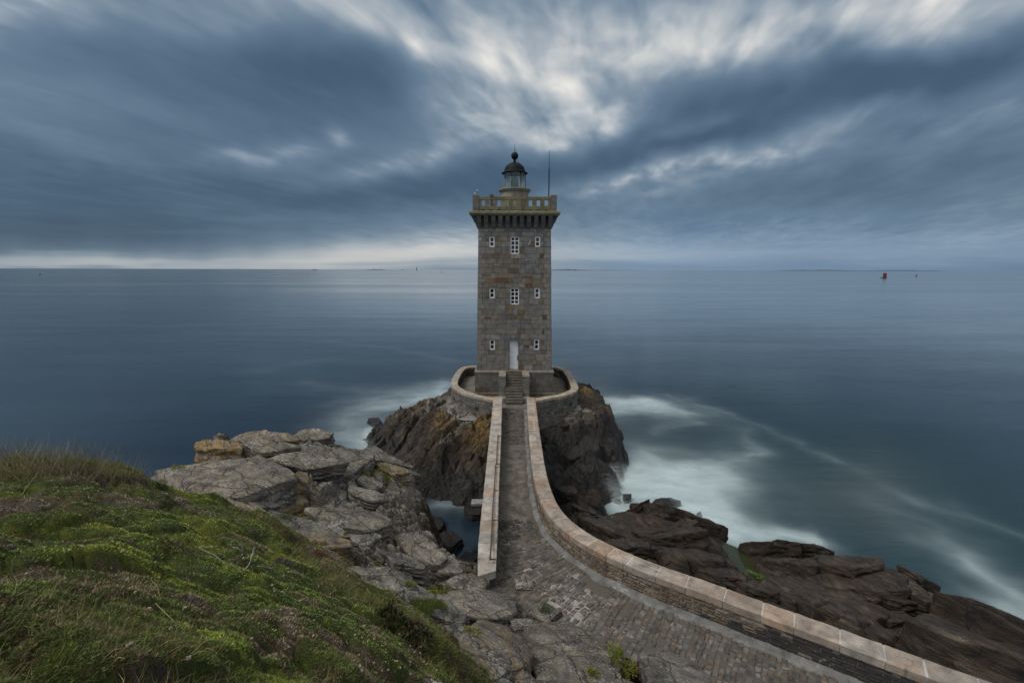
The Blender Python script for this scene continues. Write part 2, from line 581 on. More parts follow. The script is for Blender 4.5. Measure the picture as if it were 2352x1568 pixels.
def rock_mat(name, dip, wet_scale=1.0):
    """Bedded schist: zone attribute 0 = dry grey lichened top, 1 = bare brown, 2 = black splash zone."""
    m, n, bs, pos, nrm, out = new_mat(name)
    zone = n.attr('zone')
    rot = n.node('ShaderNodeMapping')
    n.put(rot.inputs['Vector'], pos)
    rot.inputs['Rotation'].default_value = dip
    bed = n.scale(rot.outputs[0], (1.0, 1.0, 6.0))
    wp = n.noise(pos, 1.1, 3, 0.5)
    bed = n.vmath('ADD', bed, n.comb(0.0, 0.0, n.math('MULTIPLY', wp, 1.6)))
    nb = n.noise(bed, 1.3, 8, 0.66)
    nb2 = n.noise(bed, 6.5, 6, 0.7)
    iso = n.noise(pos, 3.0, 8, 0.68)
    fine = n.noise(pos, 24, 5, 0.72)
    grey = n.ramp(nb, [(0.28, (.032, .029, .027)), (0.42, (.098, .090, .086)), (0.55, (.170, .157, .148)), (0.70, (.30, .280, .255))])
    brown = n.ramp(nb, [(0.28, (.011, .0095, .009)), (0.45, (.033, .0265, .022)), (0.58, (.064, .049, .038)), (0.72, (.125, .100, .080))])
    black = n.ramp(nb, [(0.3, (.009, .009, .0095)), (0.55, (.020, .019, .019)), (0.75, (.042, .036, .033))])
    zj = n.math('ADD', zone, n.math('MULTIPLY', n.math('SUBTRACT', n.noise(pos, 0.8, 6, 0.65), 0.5), 1.1))
    c = n.mix(n.step(zj, 0.35, 0.8), grey, brown)
    c = n.mix(n.step(zj, 1.35, 1.8), c, black)
    dry = n.math('SUBTRACT', 1.0, n.step(zj, 0.4, 1.0))
    # crusty lichens, pale grey-green on upward faces, a few ochre ones
    up = n.step(n.sep(nrm)[2], 0.45, 0.85)
    lf = n.math('MULTIPLY', n.math('MULTIPLY', n.step(n.math('ADD', n.math('MULTIPLY', fine, 0.45), n.math('MULTIPLY', iso, 0.6)), 0.54, 0.64), dry), n.math('MULTIPLY_ADD', up, 0.6, 0.15))
    c = n.mix(lf, c, (.27, .285, .19))
    lf2 = n.math('MULTIPLY', n.math('MULTIPLY', n.step(n.math('ADD', n.math('MULTIPLY', n.noise(pos, 13, 5, 0.7), .7), n.math('MULTIPLY', n.noise(pos, 1.7, 3, .5), .3)), 0.535, 0.60), dry), 0.75)
    c = n.mix(lf2, c, (.46, .46, .42))
    bl = n.math('MULTIPLY', n.math('MULTIPLY', n.step(n.noise(pos, 31, 4, 0.7), 0.58, 0.64), dry), 0.6)
    c = n.mix(bl, c, (.03, .03, .032))
    och = n.math('MULTIPLY', n.attr('ochre'), n.step(n.math('ADD', n.math('MULTIPLY', iso, 0.6), n.math('MULTIPLY', fine, 0.4)), 0.485, 0.535))
    c = n.mix(n.math('MULTIPLY', och, 0.9), c, (.36, .22, .03))
    gu = n.math('MULTIPLY', n.attr('pale'), n.step(n.math('ADD', n.math('MULTIPLY', nb2, 0.5), n.math('MULTIPLY', iso, 0.5)), 0.42, 0.56))
    c = n.mix(n.math('MULTIPLY', gu, 0.8), c, (.42, .41, .39))
    tone = n.noise(pos, 0.55, 4, .6)
    c = n.mix(1.0, c, n.ramp(tone, [(.32, (.62, .60, .60)), (.66, (1.25, 1.2, 1.14))]), 'MULTIPLY')
    c = n.mix(1.0, c, n.ramp(fine, [(0.3, 0.68), (0.7, 1.25)]), 'MULTIPLY')
    n.put(bs.inputs['Roughness'], n.math('MULTIPLY_ADD', n.step(zj, 0.7, 1.7), -0.42, 0.88))
    n.put(bs.inputs['Specular IOR Level'], 0.35)
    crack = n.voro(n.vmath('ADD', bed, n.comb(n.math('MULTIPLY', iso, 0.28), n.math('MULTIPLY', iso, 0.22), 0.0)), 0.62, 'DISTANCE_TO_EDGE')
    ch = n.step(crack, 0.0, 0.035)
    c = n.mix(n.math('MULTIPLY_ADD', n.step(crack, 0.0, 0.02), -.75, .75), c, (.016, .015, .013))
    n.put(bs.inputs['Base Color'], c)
    h = n.math('MULTIPLY_ADD', nb, 1.5, n.math('MULTIPLY', nb2, 0.55))
    h = n.math('MULTIPLY_ADD', iso, 0.9, h)
    h = n.math('MULTIPLY_ADD', fine, 0.22, h)
    h = n.math('MULTIPLY_ADD', ch, 0.5, h)
    n.put(bs.inputs['Normal'], n.bump(h, 0.9, 0.085))
    return m


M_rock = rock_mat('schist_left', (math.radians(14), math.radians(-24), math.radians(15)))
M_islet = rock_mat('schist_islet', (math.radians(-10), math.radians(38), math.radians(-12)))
M_ashlar = stone_mat('granite_ashlar', 0.30, (.17, .12, .05), 0.02, 0.85, 0.5, 0.42, 0.85, (12.6, 14.4))
M_ashlar2 = stone_mat('granite_plinth', 0.28, (.20, .15, .06), 0.0, 0.85, 0.45, 0.45)
M_moss = stone_mat('lichened_granite', 0.3, (.16, .115, .018), 0.32, 0.9, 0.6, 0.5)
M_dark = stone_mat('dark_granite', 0.3, None, 0, 0.9, 0.5, 0.5)  # for the darker gallery pieces and chimney, no lichen
M_cop = stone_mat('coping_granite', 0.30, (.28, .15, .075), 0.10, 0.88, 0.8, 0.5)
M_rub = stone_mat('rubble_stone', 0.35, (.30, .28, .22), 0.05, 0.9, 0.9, 0.5)
M_mortar = stone_mat('lime_mortar', 0.25, None, 0, 0.95, 0.8, 0.45)
M_cob = stone_mat('cobble_stone', 0.3, (.05, .06, .02), 0.02, 0.85, 0.8, 0.55)
M_conc = stone_mat('old_concrete', 0.3, (.30, .29, .27), 0.08, 0.9, 0.8, 0.6)
M_white = plain_mat('white_paint', (.78, .79, .80), 0.5, 0, 0.25, 0.15)
M_door = plain_mat('white_door_paint', (.80, .83, .88), 0.45, 0, 0.25, 0.12)
M_glassdark = plain_mat('dark_window_pane', (.012, .014, .018), 0.08, 0, 0, 0.1)
M_iron = plain_mat('black_iron', (.009, .013, .015), 0.6, 0.0, 0.0, 0.3)
for n_ in M_iron.node_tree.nodes:
    if n_.type == 'BSDF_PRINCIPLED':
        n_.inputs['Specular IOR Level'].default_value = .12
M_rust = plain_mat('rusty_iron', (.105, .042, .022), 0.8, 0.0, 0.3, 0.45)
M_red = plain_mat('red_paint', (.15, .010, .016), 0.5, 0, 0, 0.2)
M_blk = plain_mat('dark_base', (.02, .022, .026), 0.7)
M_far = plain_mat('far_hazed', (.07, .10, .15), 1.0)  # bluish distance haze put into the colour of far land and marks
M_gull = attr_mat('gull_plumage', 0.8, 0, 0.2, 0.1)
M_blade = attr_mat('grass_blade', 0.75, 0, 0.25, 0.25)
M_leaf = attr_mat('leaf', 0.6, 0, 0.35, 0.25)
M_twig = attr_mat('dead_wood', 0.85, 0, 0.2, 0.3)


def glass_mat():
    m, n, bs, pos, nrm, out = new_mat('lantern_glass')
    tr = n.node('ShaderNodeBsdfTransparent')
    tr.inputs[0].default_value = (.97, .99, .985, 1)
    gl = n.node('ShaderNodeBsdfGlossy')
    gl.inputs['Roughness'].default_value = 0.05
    gl.inputs[0].default_value = (.8, .9, .9, 1)
    fr = n.node('ShaderNodeFresnel')
    fr.inputs[0].default_value = 1.8
    mm = n.node('ShaderNodeMixShader')
    n.t.links.new(fr.outputs[0], mm.inputs[0])
    n.t.links.new(tr.outputs[0], mm.inputs[1])
    n.t.links.new(gl.outputs[0], mm.inputs[2])
    hz = n.node('ShaderNodeBsdfTranslucent')         # milky layer added to imitate bright sky seen through the panes
    hz.inputs[0].default_value = (.85, .92, .92, 1)
    m2 = n.node('ShaderNodeMixShader')
    m2.inputs[0].default_value = 0.24
    n.t.links.new(mm.outputs[0], m2.inputs[1])
    n.t.links.new(hz.outputs[0], m2.inputs[2])
    n.t.links.new(m2.outputs[0], out.inputs[0])
    return m


M_glass = glass_mat()
M_lens = plain_mat('lens_glass', (.22, .31, .28), 0.25, 0.0, 0, 0.5)

# ================================================================== SETTING
SEA = -5.0
PW = dict()


def px_pts(lst):
    return [tuple(at(p[0], p[1], z=p[2])) for p in lst]


def polyline(lst, z, step=0.25):
    P = np.array([at(a, b, z=z)[:2] for a, b in lst])
    return resample(P, step)


def resample(P, step):
    P = np.asarray(P, float)
    s = np.concatenate([[0], np.cumsum(np.linalg.norm(np.diff(P, axis=0), axis=1))])
    n = max(2, int(s[-1] / step))
    t = np.linspace(0, s[-1], n)
    return np.stack([np.interp(t, s, P[:, 0]), np.interp(t, s, P[:, 1])], 1)


def smooth_line(P, it=6):
    P = P.copy()
    for _ in range(it):
        P[1:-1] = 0.25 * P[:-2] + 0.5 * P[1:-1] + 0.25 * P[2:]
    return P


def normals2(P):
    t = np.gradient(P, axis=0)
    t /= np.linalg.norm(t, axis=1, keepdims=True)
    return np.stack([t[:, 1], -t[:, 0]], 1)      # right-hand side of travel


def inside(poly, x, y):
    poly = np.asarray(poly)
    r = np.zeros(np.shape(x), bool)
    j = len(poly) - 1
    for i in range(len(poly)):
        xi, yi = poly[i]
        xj, yj = poly[j]
        r ^= ((yi > y) != (yj > y)) & (x < (xj - xi) * (y - yi) / (yj - yi + 1e-12) + xi)
        j = i
    return r


# ---- surveyed lines of the walls (plan)
WALL_Z = 0.92
R_IN = [(1210, 912), (1214, 980), (1222, 1070), (1229, 1110), (1236, 1135), (1245, 1158), (1259, 1183), (1286, 1210), (1328, 1241), (1376, 1268),
        (1412, 1284), (1458, 1303), (1519, 1328), (1590, 1352), (1663, 1378), (1717, 1400), (1787, 1425), (1867, 1453), (1942, 1482),
        (2029, 1515), (2089, 1536), (2149, 1559), (2230, 1590), (2330, 1625), (2440, 1662)]
r_in = smooth_line(polyline(R_IN, WALL_Z, 0.22), 8)          # travelling towards the viewer, the path is on its right
r_n = -normals2(r_in)                                        # pointing away from the path
r_out = r_in + r_n * 0.64
L_IN = [(1153.6, 911), (1150.7, 998), (1146, 1115), (1140.5, 1274), (1139, 1292)]
l_in = smooth_line(polyline(L_IN, WALL_Z, 0.22), 4)
l_n = normals2(l_in)
l_out = l_in + l_n * 0.68

# ---- sea ----------------------------------------------------------------
FOAM = [  # survey polyline, half width (m), strength
    ([(1440, 930), (1500, 935)], 2.9, 1.0), ([(1470, 925), (1520, 938)], 1.6, .6), ([(1430, 945), (1400, 955)], 1.5, .8), ([(1540, 940), (1610, 950)], 2.2, .22),
    ([(1400, 1110), (1480, 1120), (1560, 1112)], 2.0, .95), ([(1410, 1085), (1460, 1080), (1540, 1085), (1640, 1095)], 2.6, .62), ([(1440, 1030), (1480, 1050)], 2.2, .40),
    ([(1500, 1150), (1600, 1175), (1680, 1215)], 1.5, .85), ([(1640, 1180), (1760, 1230), (1850, 1262)], 1.1, .70), ([(1560, 1120), (1640, 1140)], 2.2, .45),
    ([(1590, 1190), (1700, 1240)], .9, .75), ([(1640, 1070), (1740, 1030)], 1.6, .25), ([(1400, 1130), (1410, 1160)], 1.2, .9), ([(1420, 1190), (1440, 1210)], .8, .7),
    ([(1530, 905), (1700, 960), (1800, 1000), (1920, 1055)], 1.0, .11), ([(1920, 1055), (2010, 1100), (2120, 1150)], 1.0, .07), ([(1500, 990), (1600, 970)], 1.0, .15),
    ([(1700, 985), (1730, 1040)], 1.6, .12), ([(2010, 1150), (2130, 1200), (2200, 1260), (2290, 1330), (2400, 1420)], 1.5, .12),
    ([(2190, 1270), (2270, 1325), (2352, 1390), (2450, 1460)], 1.3, .42), ([(2050, 1130), (2150, 1165), (2352, 1230)], .9, .13), ([(2290, 1390), (2350, 1430), (2420, 1480)], .9, .40),
    ([(850, 985), (830, 1010), (860, 1030)], 2.3, .62), ([(870, 935), (950, 925), (1000, 905)], 2.8, .50), ([(800, 960), (790, 1000)], 2.8, .25), ([(1000, 895), (1030, 880)], 2.2, .40),
    ([(900, 1040), (930, 1060)], 1.2, .45), ([(930, 900), (850, 920)], 4.0, .18), ([(700, 880), (900, 905), (1000, 900)], 3.0, .10),
    ([(1000, 1165), (1040, 1170), (1080, 1172)], .8, .34), ([(1020, 1150), (1060, 1150)], .7, .10),
    ([(600, 850), (700, 830), (760, 825)], 3.0, .06), ([(560, 760), (760, 785), (900, 800), (1060, 830)], 2.0, .07), ([(1300, 800), (1420, 830)], 6., .05),
]
naz, nr = 900, 560
az = np.radians(np.linspace(-62, 62, naz))
rr = np.concatenate([np.geomspace(12, 110, 440), np.geomspace(112, 42000, nr - 440)])
A_, R_ = np.meshgrid(az, rr)
SX, SY = (R_ * np.sin(A_)).ravel(), (R_ * np.cos(A_)).ravel()


def foam_at(fx, fy):
    jx = fbm(fx * .22, fy * .22, 3, 40, .5) * 1.1
    jy = fbm(fx * .22, fy * .22, 3, 50, .5) * 1.1
    keep = np.ones(len(fx))
    for line, hw, amp in FOAM:
        P = np.array([at(a, b, z=SEA)[:2] for a, b in line])
        d = np.full(len(fx), 1e9)
        for a, b in zip(P[:-1], P[1:]):
            ab = b - a
            t = np.clip(((fx + jx - a[0]) * ab[0] + (fy + jy - a[1]) * ab[1]) / (ab @ ab), 0, 1)
            d = np.minimum(d, np.hypot(fx + jx - a[0] - t * ab[0], fy + jy - a[1] - t * ab[1]))
        keep *= 1 - amp * np.exp(-(d / hw) ** 1.15 * 1.15)
    fo = 1 - keep
    fo = fo ** 1.2
    return np.clip(fo * np.clip(1 + .22 * fbm(fx * .3 + 9, fy * .6, 3, 60), .2, 1.4), 0, 1)


foam = np.zeros(SX.shape)
near = np.where(R_.ravel() < 110)[0]
foam[near] = foam_at(SX[near], SY[near])
m, n, bs, pos, nrm, out = new_mat('sea_water')
geo_s = n.scale(pos, (0.02, 0.12, 0.0))
st = n.noise(geo_s, 1.0, 5, 0.6, 0.6)
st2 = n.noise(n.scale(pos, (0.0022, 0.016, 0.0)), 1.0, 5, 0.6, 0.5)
st3 = n.noise(n.scale(pos, (0.25, 0.9, 0.0)), 1.0, 5, 0.62, 0.8)
st4 = n.noise(n.scale(pos, (0.9, 2.6, 0.0)), 1.0, 4, 0.6, 0.5)
px_, py_, pz_ = n.sep(pos)
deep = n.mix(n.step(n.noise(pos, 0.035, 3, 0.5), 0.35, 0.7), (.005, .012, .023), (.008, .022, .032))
sky_sheen = n.step(n.math('MULTIPLY_ADD', py_, 0.42, n.math('ADD', px_, n.math('MULTIPLY', n.math('SUBTRACT', st2, 0.5), 60.0))), -55.0, 40.0)  # side of the sea where reflected sky is painted in as paler colour
far_sheen = n.math('MULTIPLY', n.step(n.vmath('LENGTH', pos), 38.0, 190.0), n.math('MULTIPLY_ADD', sky_sheen, .75, .25))
deep = n.mix(far_sheen, deep, (.100, .145, .195))  # silvery sheen of far water put into the base colour
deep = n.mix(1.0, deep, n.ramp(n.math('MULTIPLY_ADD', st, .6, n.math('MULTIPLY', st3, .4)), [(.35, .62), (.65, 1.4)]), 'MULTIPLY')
shal = n.math('SUBTRACT', 1.0, n.step(n.vmath('LENGTH', n.vmath('SUBTRACT', pos, (21, 26, -5))), 8.0, 46.0))
shal = n.math('MULTIPLY', shal, n.step(px_, 1.0, 6.0))
deep = n.mix(n.math('MULTIPLY', shal, 0.7), deep, (.011, .036, .041))
fa = n.attr('foam')
fs = n.math('ADD', n.math('MULTIPLY', n.math('SUBTRACT', st3, 0.5), 0.35), n.math('MULTIPLY', n.math('SUBTRACT', st4, 0.5), 0.10))
fm = n.math('MULTIPLY', fa, n.math('ADD', 1.0, fs), clamp=True)
colr = n.mix(fm, deep, (.50, .62, .66))
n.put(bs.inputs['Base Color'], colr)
ro = n.math('ADD', n.math('MULTIPLY_ADD', st2, 0.20, 0.02), n.math('MULTIPLY', st, 0.06))
n.put(bs.inputs['Roughness'], n.math('ADD', ro, n.math('MULTIPLY', fm, 0.5), clamp=True))
n.put(bs.inputs['IOR'], 1.33)
n.put(bs.inputs['Specular IOR Level'], n.math('MULTIPLY_ADD', fm, -0.5, 0.8))
hb = n.math('ADD', n.math('MULTIPLY', st3, 1.0), n.math('MULTIPLY', st, 2.5))
n.put(bs.inputs['Normal'], n.bump(hb, 0.04, 0.5))
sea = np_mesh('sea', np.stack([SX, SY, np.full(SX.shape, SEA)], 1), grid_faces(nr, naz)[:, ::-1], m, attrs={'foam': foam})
tag(sea, 'dark blue sea smoothed by a long exposure with pale foam round the rocks', kind='structure')

# spray drifting just above the surf: a few thin sheets at real heights
gx_, gy_ = np.meshgrid(np.arange(-20, 26, .3), np.arange(14, 56, .3))
gf = foam_at(gx_.ravel(), gy_.ravel())
Vm, Fm, Am = [], [], []
for li, hz_ in enumerate((.10, .24, .40, .58, .78, 1.0)):
    a_ = np.clip((gf - .30 - .06 * li) / .6, 0, 1) * (1 - li / 7.5)
    F0 = grid_faces(gx_.shape[0], gx_.shape[1])
    F0 = F0[a_[F0].max(1) > .01]
    u_i, inv_ = np.unique(F0, return_inverse=True)
    Fm.append(inv_.reshape(-1, 4) + sum(len(v) for v in Vm))
    zz_ = SEA + hz_ * (.5 + .8 * gf) + .08 * fbm(gx_.ravel() * .6, gy_.ravel() * .6, 2, 700 + li)
    Vm.append(np.stack([gx_.ravel(), gy_.ravel(), zz_], 1)[u_i])
    Am.append(a_[u_i])
m, n, bs, pos, nrm, out = new_mat('spray')
tr = n.node('ShaderNodeBsdfTransparent')
df = n.node('ShaderNodeBsdfDiffuse')
df.inputs[0].default_value = (.62, .72, .75, 1)
mm = n.node('ShaderNodeMixShader')
nz_ = n.noise(n.scale(pos, (.7, 1.2, 1.0)), 1.0, 4, .6)
n.put(mm.inputs[0], n.math('MULTIPLY', n.attr('mist'), n.math('MULTIPLY', n.step(nz_, .28, .66), .34)))
n.t.links.new(tr.outputs[0], mm.inputs[1])
n.t.links.new(df.outputs[0], mm.inputs[2])
n.t.links.new(mm.outputs[0], out.inputs[0])
o = np_mesh('sea_spray', np.concatenate(Vm), np.concatenate(Fm), m, attrs={'mist': np.concatenate(Am)})
tag(o, 'white spray hanging over the surf round the rocks', kind='stuff')

# ---- mainland bedrock ------------------------------------------------------
ROCK_PX = [
    # crest of the western outcrop against the sea, then its flat tops
    (450, 1030, 3.0), (560, 1000, 3.0), (660, 1000, 2.9), (740, 1000, 2.7), (820, 1025, 2.0), (900, 1060, 1.1), (975, 1108, .2),
    (380, 1075, 4.0), (350, 1090, 4.3), (500, 1070, 3.6), (600, 1062, 3.2), (680, 1092, 3.2), (560, 1130, 3.9), (480, 1120, 4.1), (640, 1180, 2.7), (600, 1150, 3.0),
    (700, 1150, 2.45), (760, 1085, 2.4), (860, 1090, 1.4), (800, 1130, 2.0), (760, 1180, 2.5), (850, 1170, 1.3), (930, 1130, .5), (900, 1200, .9), (840, 1205, 1.7),
    (700, 1205, 2.6), (780, 1215, 2.3), (670, 1215, 3.0),
    # cliff down to the gap
    (962, 1165, -.6), (955, 1190, -2.6), (960, 1215, -4.2), (1000, 1200, -4.5), (1020, 1230, -4.3), (1050, 1262, -4.4),
    # lower slabs
    (880, 1190, 1.4), (905, 1225, 1.2), (960, 1230, .7), (1010, 1275, .1), (1065, 1305, -.3), (1085, 1330, -.5), (760, 1270, 3.6), (820, 1260, 2.6), (850, 1310, 2.5),
    (780, 1330, 3.9), (900, 1290, 1.7), (950, 1330, 1.3), (1000, 1345, .6), (1050, 1372, .2), (1100, 1385, .0), (900, 1360, 2.9), (960, 1400, 2.8), (1020, 1400, 1.6),
    (1090, 1420, 1.2), (1170, 1405, .5), (1180, 1440, 1.0), (1090, 1460, 2.0), (1060, 1500, 3.0), (1150, 1500, 2.3), (1210, 1450, .9), (1260, 1440, .25),
    (1330, 1470, .4), (1400, 1490, .35), (1250, 1500, 1.5), (1220, 1560, 2.4), (1340, 1530, 1.3), (1420, 1530, 1.0), (1500, 1530, .45), (1560, 1560, .3),
    (1400, 1600, 1.9), (1550, 1610, 1.1), (1650, 1600, .45), (1700, 1640, .7), (1150, 1600, 3.2), (1300, 1640, 2.6), (1850, 1640, .2),
    # grass bank stands on it
    (930, 1400, 3.9), (1000, 1480, 3.7), (1000, 1568, 4.4), (700, 1300, 4.2), (500, 1200, 4.6), (300, 1120, 5.0),
    # eastern shore beyond the wall
    (1285, 1100, -2.5), (1340, 1112, -2.9), (1385, 1140, -3.4), (1390, 1175, -4.4), (1320, 1150, -2.6), (1350, 1190, -3.2), (1300, 1190, -2.2),
    (1400, 1192, -2.9), (1450, 1182, -2.6), (1520, 1182, -2.7), (1600, 1205, -2.7), (1645, 1235, -2.7), (1655, 1290, -2.5), (1640, 1262, -2.3), (1500, 1250, -1.9), (1560, 1290, -1.5), (1660, 1330, -1.7),
    (1400, 1140, -4.6), (1400, 1215, -3.6), (1440, 1235, -2.2),
    (1690, 1290, -3.3), (1710, 1310, -3.2), (1680, 1262, -3.3), (1700, 1335, -2.6), (1745, 1315, -2.5), (1720, 1252, -2.6), (1800, 1268, -2.7), (1850, 1277, -2.7), (1900, 1278, -2.5), (1980, 1285, -2.4),
    (2045, 1280, -2.0), (2090, 1305, -2.2), (2130, 1340, -2.4), (2180, 1372, -2.5), (2203, 1392, -2.9), (1800, 1320, -2.2), (1900, 1330, -1.9), (2000, 1330, -1.7),
    (1800, 1385, -1.6), (1900, 1395, -1.5), (2000, 1445, -1.6), (2080, 1400, -1.6), (2100, 1465, -1.3), (2200, 1430, -1.8), (2260, 1440, -2.0), (2330, 1475, -2.2), (2400, 1510, -2.2),
    (2220, 1500, -1.2), (2320, 1560, -1.0), (2020, 1480, -2.2), (2500, 1600, -1.6),
]
SIL = [(450, 1030, 3.0), (560, 1000, 3.0), (660, 1000, 2.9), (740, 1000, 2.7), (820, 1025, 2.0), (900, 1060, 1.1), (350, 1080, 4.2),
       (1340, 1112, -2.9), (1450, 1182, -2.6), (1520, 1182, -2.7), (1600, 1205, -2.7), (1645, 1235, -2.7), (1800, 1268, -2.7), (1900, 1278, -2.5),
       (2045, 1280, -2.0), (2130, 1340, -2.4), (2203, 1392, -2.9), (2330, 1475, -2.2), (2400, 1510, -2.2), (1720, 1252, -2.6)]
pts = px_pts(ROCK_PX)
for s in SIL:
    p = at(*s[:2], z=s[2])
    dr = p[:2] / np.linalg.norm(p[:2])
    far = 1.0 if s[2] > -1 else 0.8
    q = p[:2] + dr * far
    pts.append((q[0], q[1], p[2] - (1.2 if s[2] > -1 else 1.0)))
    q = p[:2] + dr * (far * 2.6)
    pts.append((q[0], q[1], -6.2))
# under the path and walls, the gap, the outer sea bed, the high ground behind the camera
for p in resample(r_in, 1.6):
    if p[1] < 19.5:
        pts.append((p[0] - .2, p[1], -.45))
for p in resample(r_out, 1.6):
    if p[1] < 17.5:
        pts.append((p[0] + .15, p[1] + .2, -1.0 if p[0] < 8 else -.8))
pts += [(-.2, 16, -.4), (.6, 14.4, -.35), (1.8, 13, -.3), (3.4, 12.3, -.3), (5.4, 11.4, -.3), (7.2, 10.6, -.3), (0.3, 18, -.6), (-.9, 14.5, -.5)]
pts += [(x, y, -6.5) for x, y in [(-3, 24), (-2.5, 27), (0, 23.5), (1.2, 25), (0, 29), (-6, 28), (-10, 28), (-18, 30), (-26, 24), (-34, 12), (6, 27), (12, 26), (22, 24), (30, 16),
                                  (0, 34), (20, 34), (-20, 40), (40, 5), (-1.5, 20.8), (-2.2, 22)]]
pts += [(x, y, z) for x, y, z in [(-9, 7, 5.6), (-14, 10, 3.4), (-18, 14, 0), (-16, 7, 5.0), (-24, 8, 0), (0, 3, 6.6), (-4, 2, 7.2), (3, 4, 5.4), (6, 5, 3.2), (10, 6, 1.0), (14, 6, -.4),
                                  (-12, 1, 7), (4, 0, 7), (14, 0, 3), (20, 4, -1.4), (24, 8, -3), (28, 8, -5.5), (2.5, 7.4, 2.6), (5, 7.6, 1.6), (-22, 0, 4)]]
rock_rbf = RBF(pts, 0.04)


def make_plates(rbf, seeds, seed, tilt=(0.0, 0.0), ratio=0.45, lift=0.12, keep=0.35, steep=(1.6, 6.0), jit=0.10):
    """Convex slabs of rock: (cx, cy, size, angle) seeds -> top plane and sloping sides."""
    g = np.random.default_rng(seed)
    out = []
    for (cx, cy, size, ang) in seeds:
        e = .25
        z0 = float(rbf(np.array([cx]), np.array([cy]))[0])
        gx = float((rbf(np.array([cx + e]), np.array([cy])) - rbf(np.array([cx - e]), np.array([cy])))[0]) / (2 * e)
        gy = float((rbf(np.array([cx]), np.array([cy + e])) - rbf(np.array([cx]), np.array([cy - e])))[0]) / (2 * e)
        gx, gy = np.clip(gx, -.9, .9), np.clip(gy, -.9, .9)
        tx = keep * gx + tilt[0] + g.normal(0, jit)
        ty = keep * gy + tilt[1] + g.normal(0, jit)
        k = g.integers(5, 8)
        th = np.sort((np.arange(k) + g.uniform(-.28, .28, k)) / k * 2 * np.pi)
        nx, ny = np.cos(th), np.sin(th)
        a_, b_ = size * g.uniform(.8, 1.2), size * ratio * g.uniform(.7, 1.3)
        off = np.hypot(a_ * nx, b_ * ny) * g.uniform(.75, 1.0, k) * .5 * 1.25
        c, s = math.cos(ang), math.sin(ang)
        out.append((cx, cy, z0 + lift * size * g.uniform(.1, 1.0), tx, ty, nx * c - ny * s, nx * s + ny * c, off, g.uniform(*steep, k), a_))
    return out


def plates_max(x, y, z, plates, wob=0.05):
    wx_ = x + wob * fbm(x * 1.7, y * 1.7, 3, 401)
    wy_ = y + wob * fbm(x * 1.7 + 9, y * 1.7, 3, 409)
    z = z.copy()
    order = np.argsort(y, kind='stable')
    ys_ = y[order]
    for (cx, cy, z0, tx, ty, nx, ny, off, K, a_) in plates:
        R = a_ * 1.0 + .5
        i0, i1 = np.searchsorted(ys_, cy - R), np.searchsorted(ys_, cy + R)
        idx = order[i0:i1]
        idx = idx[np.abs(x[idx] - cx) < R]
        if len(idx) == 0:
            continue
        px_, py_ = wx_[idx] - cx, wy_[idx] - cy
        drop = np.zeros(len(idx))
        for k in range(len(off)):
            drop = np.maximum(drop, K[k] * np.maximum(0, nx[k] * px_ + ny[k] * py_ - off[k]))
        h = z0 + tx * px_ + ty * py_ - drop
        z[idx] = np.maximum(z[idx], h)
    return z


def seeds_polar(n, azr, rr_, sizes, angf, seed, ok=None):
    g = np.random.default_rng(seed)
    out = []
    while len(out) < n:
        a_ = math.radians(g.uniform(*azr))
        r_ = math.exp(g.uniform(math.log(rr_[0]), math.log(rr_[1])))
        x_, y_ = r_ * math.sin(a_), r_ * math.cos(a_)
        if ok is not None and not ok(x_, y_):
            continue
        sz = math.exp(g.uniform(math.log(sizes[0]), math.log(sizes[1])))
        out.append((x_, y_, sz, angf(x_, y_) + g.normal(0, .22)))
    return out


def west(x, y):
    return x < 2.6 - max(0, y - 11) * .7 and y < 27


def eastern(x, y):
    return not west(x, y)


ANG_W = lambda x, y: .10 + .80 * float(np.clip((-x - 3.5) / 4, 0, 1))
ANG_E = lambda x, y: -.42
plates_w = (make_plates(rock_rbf, seeds_polar(46, (-50, 16), (7.5, 24), (2.0, 3.6), ANG_W, 1, west), 1, (-.14, .05), .42, .08, .55, jit=.06) +
            make_plates(rock_rbf, seeds_polar(150, (-50, 20), (6.5, 24.5), (.8, 1.9), ANG_W, 2, west), 2, (-.16, .06), .42, .16, .5, jit=.09))
plates_e = (make_plates(rock_rbf, seeds_polar(44, (4, 58), (14.5, 34), (2.4, 5.0), ANG_E, 4, eastern), 4, (.04, -.18), .46, .20, .75, jit=.13) +
            make_plates(rock_rbf, seeds_polar(170, (4, 58), (13, 34), (.7, 2.2), ANG_E, 5, eastern), 5, (.04, -.20), .46, .30, .7, jit=.18))
plates_s = (make_plates(rock_rbf, seeds_polar(420, (-52, 24), (5.0, 25), (.18, .6), ANG_W, 3, west), 3, (-.14, .04), .5, .25, .5) +
            make_plates(rock_rbf, seeds_polar(420, (3, 58), (11, 34), (.25, .9), ANG_E, 6, eastern), 6, (.05, -.16), .5, .3, .6, (1.2, 5.0), .2))


def dict_(name, outline, thick, lift, label, zone=0.0, ochre=0.0, seed=1, cat='boulder', taper=.90, z=None):
    return dict(name=name, outline=outline, thick=thick, lift=lift, label=label, zone=zone, ochre=ochre, seed=seed, cat=cat, taper=taper, z=z)


def cast(px, py, fn, r0=1.2, r1=40):
    """Where the sight line through a survey pixel meets a ground surface."""
    d = ray(px, py)
    hd = math.hypot(d[0], d[1])
    t = np.geomspace(r0, r1, 700) / hd
    P = np.array([0, 0, CAMZ]) + t[:, None] * d
    below = P[:, 2] < fn(P[:, 0], P[:, 1])
    i = int(np.argmax(below)) if below.any() else 350
    return P[i]


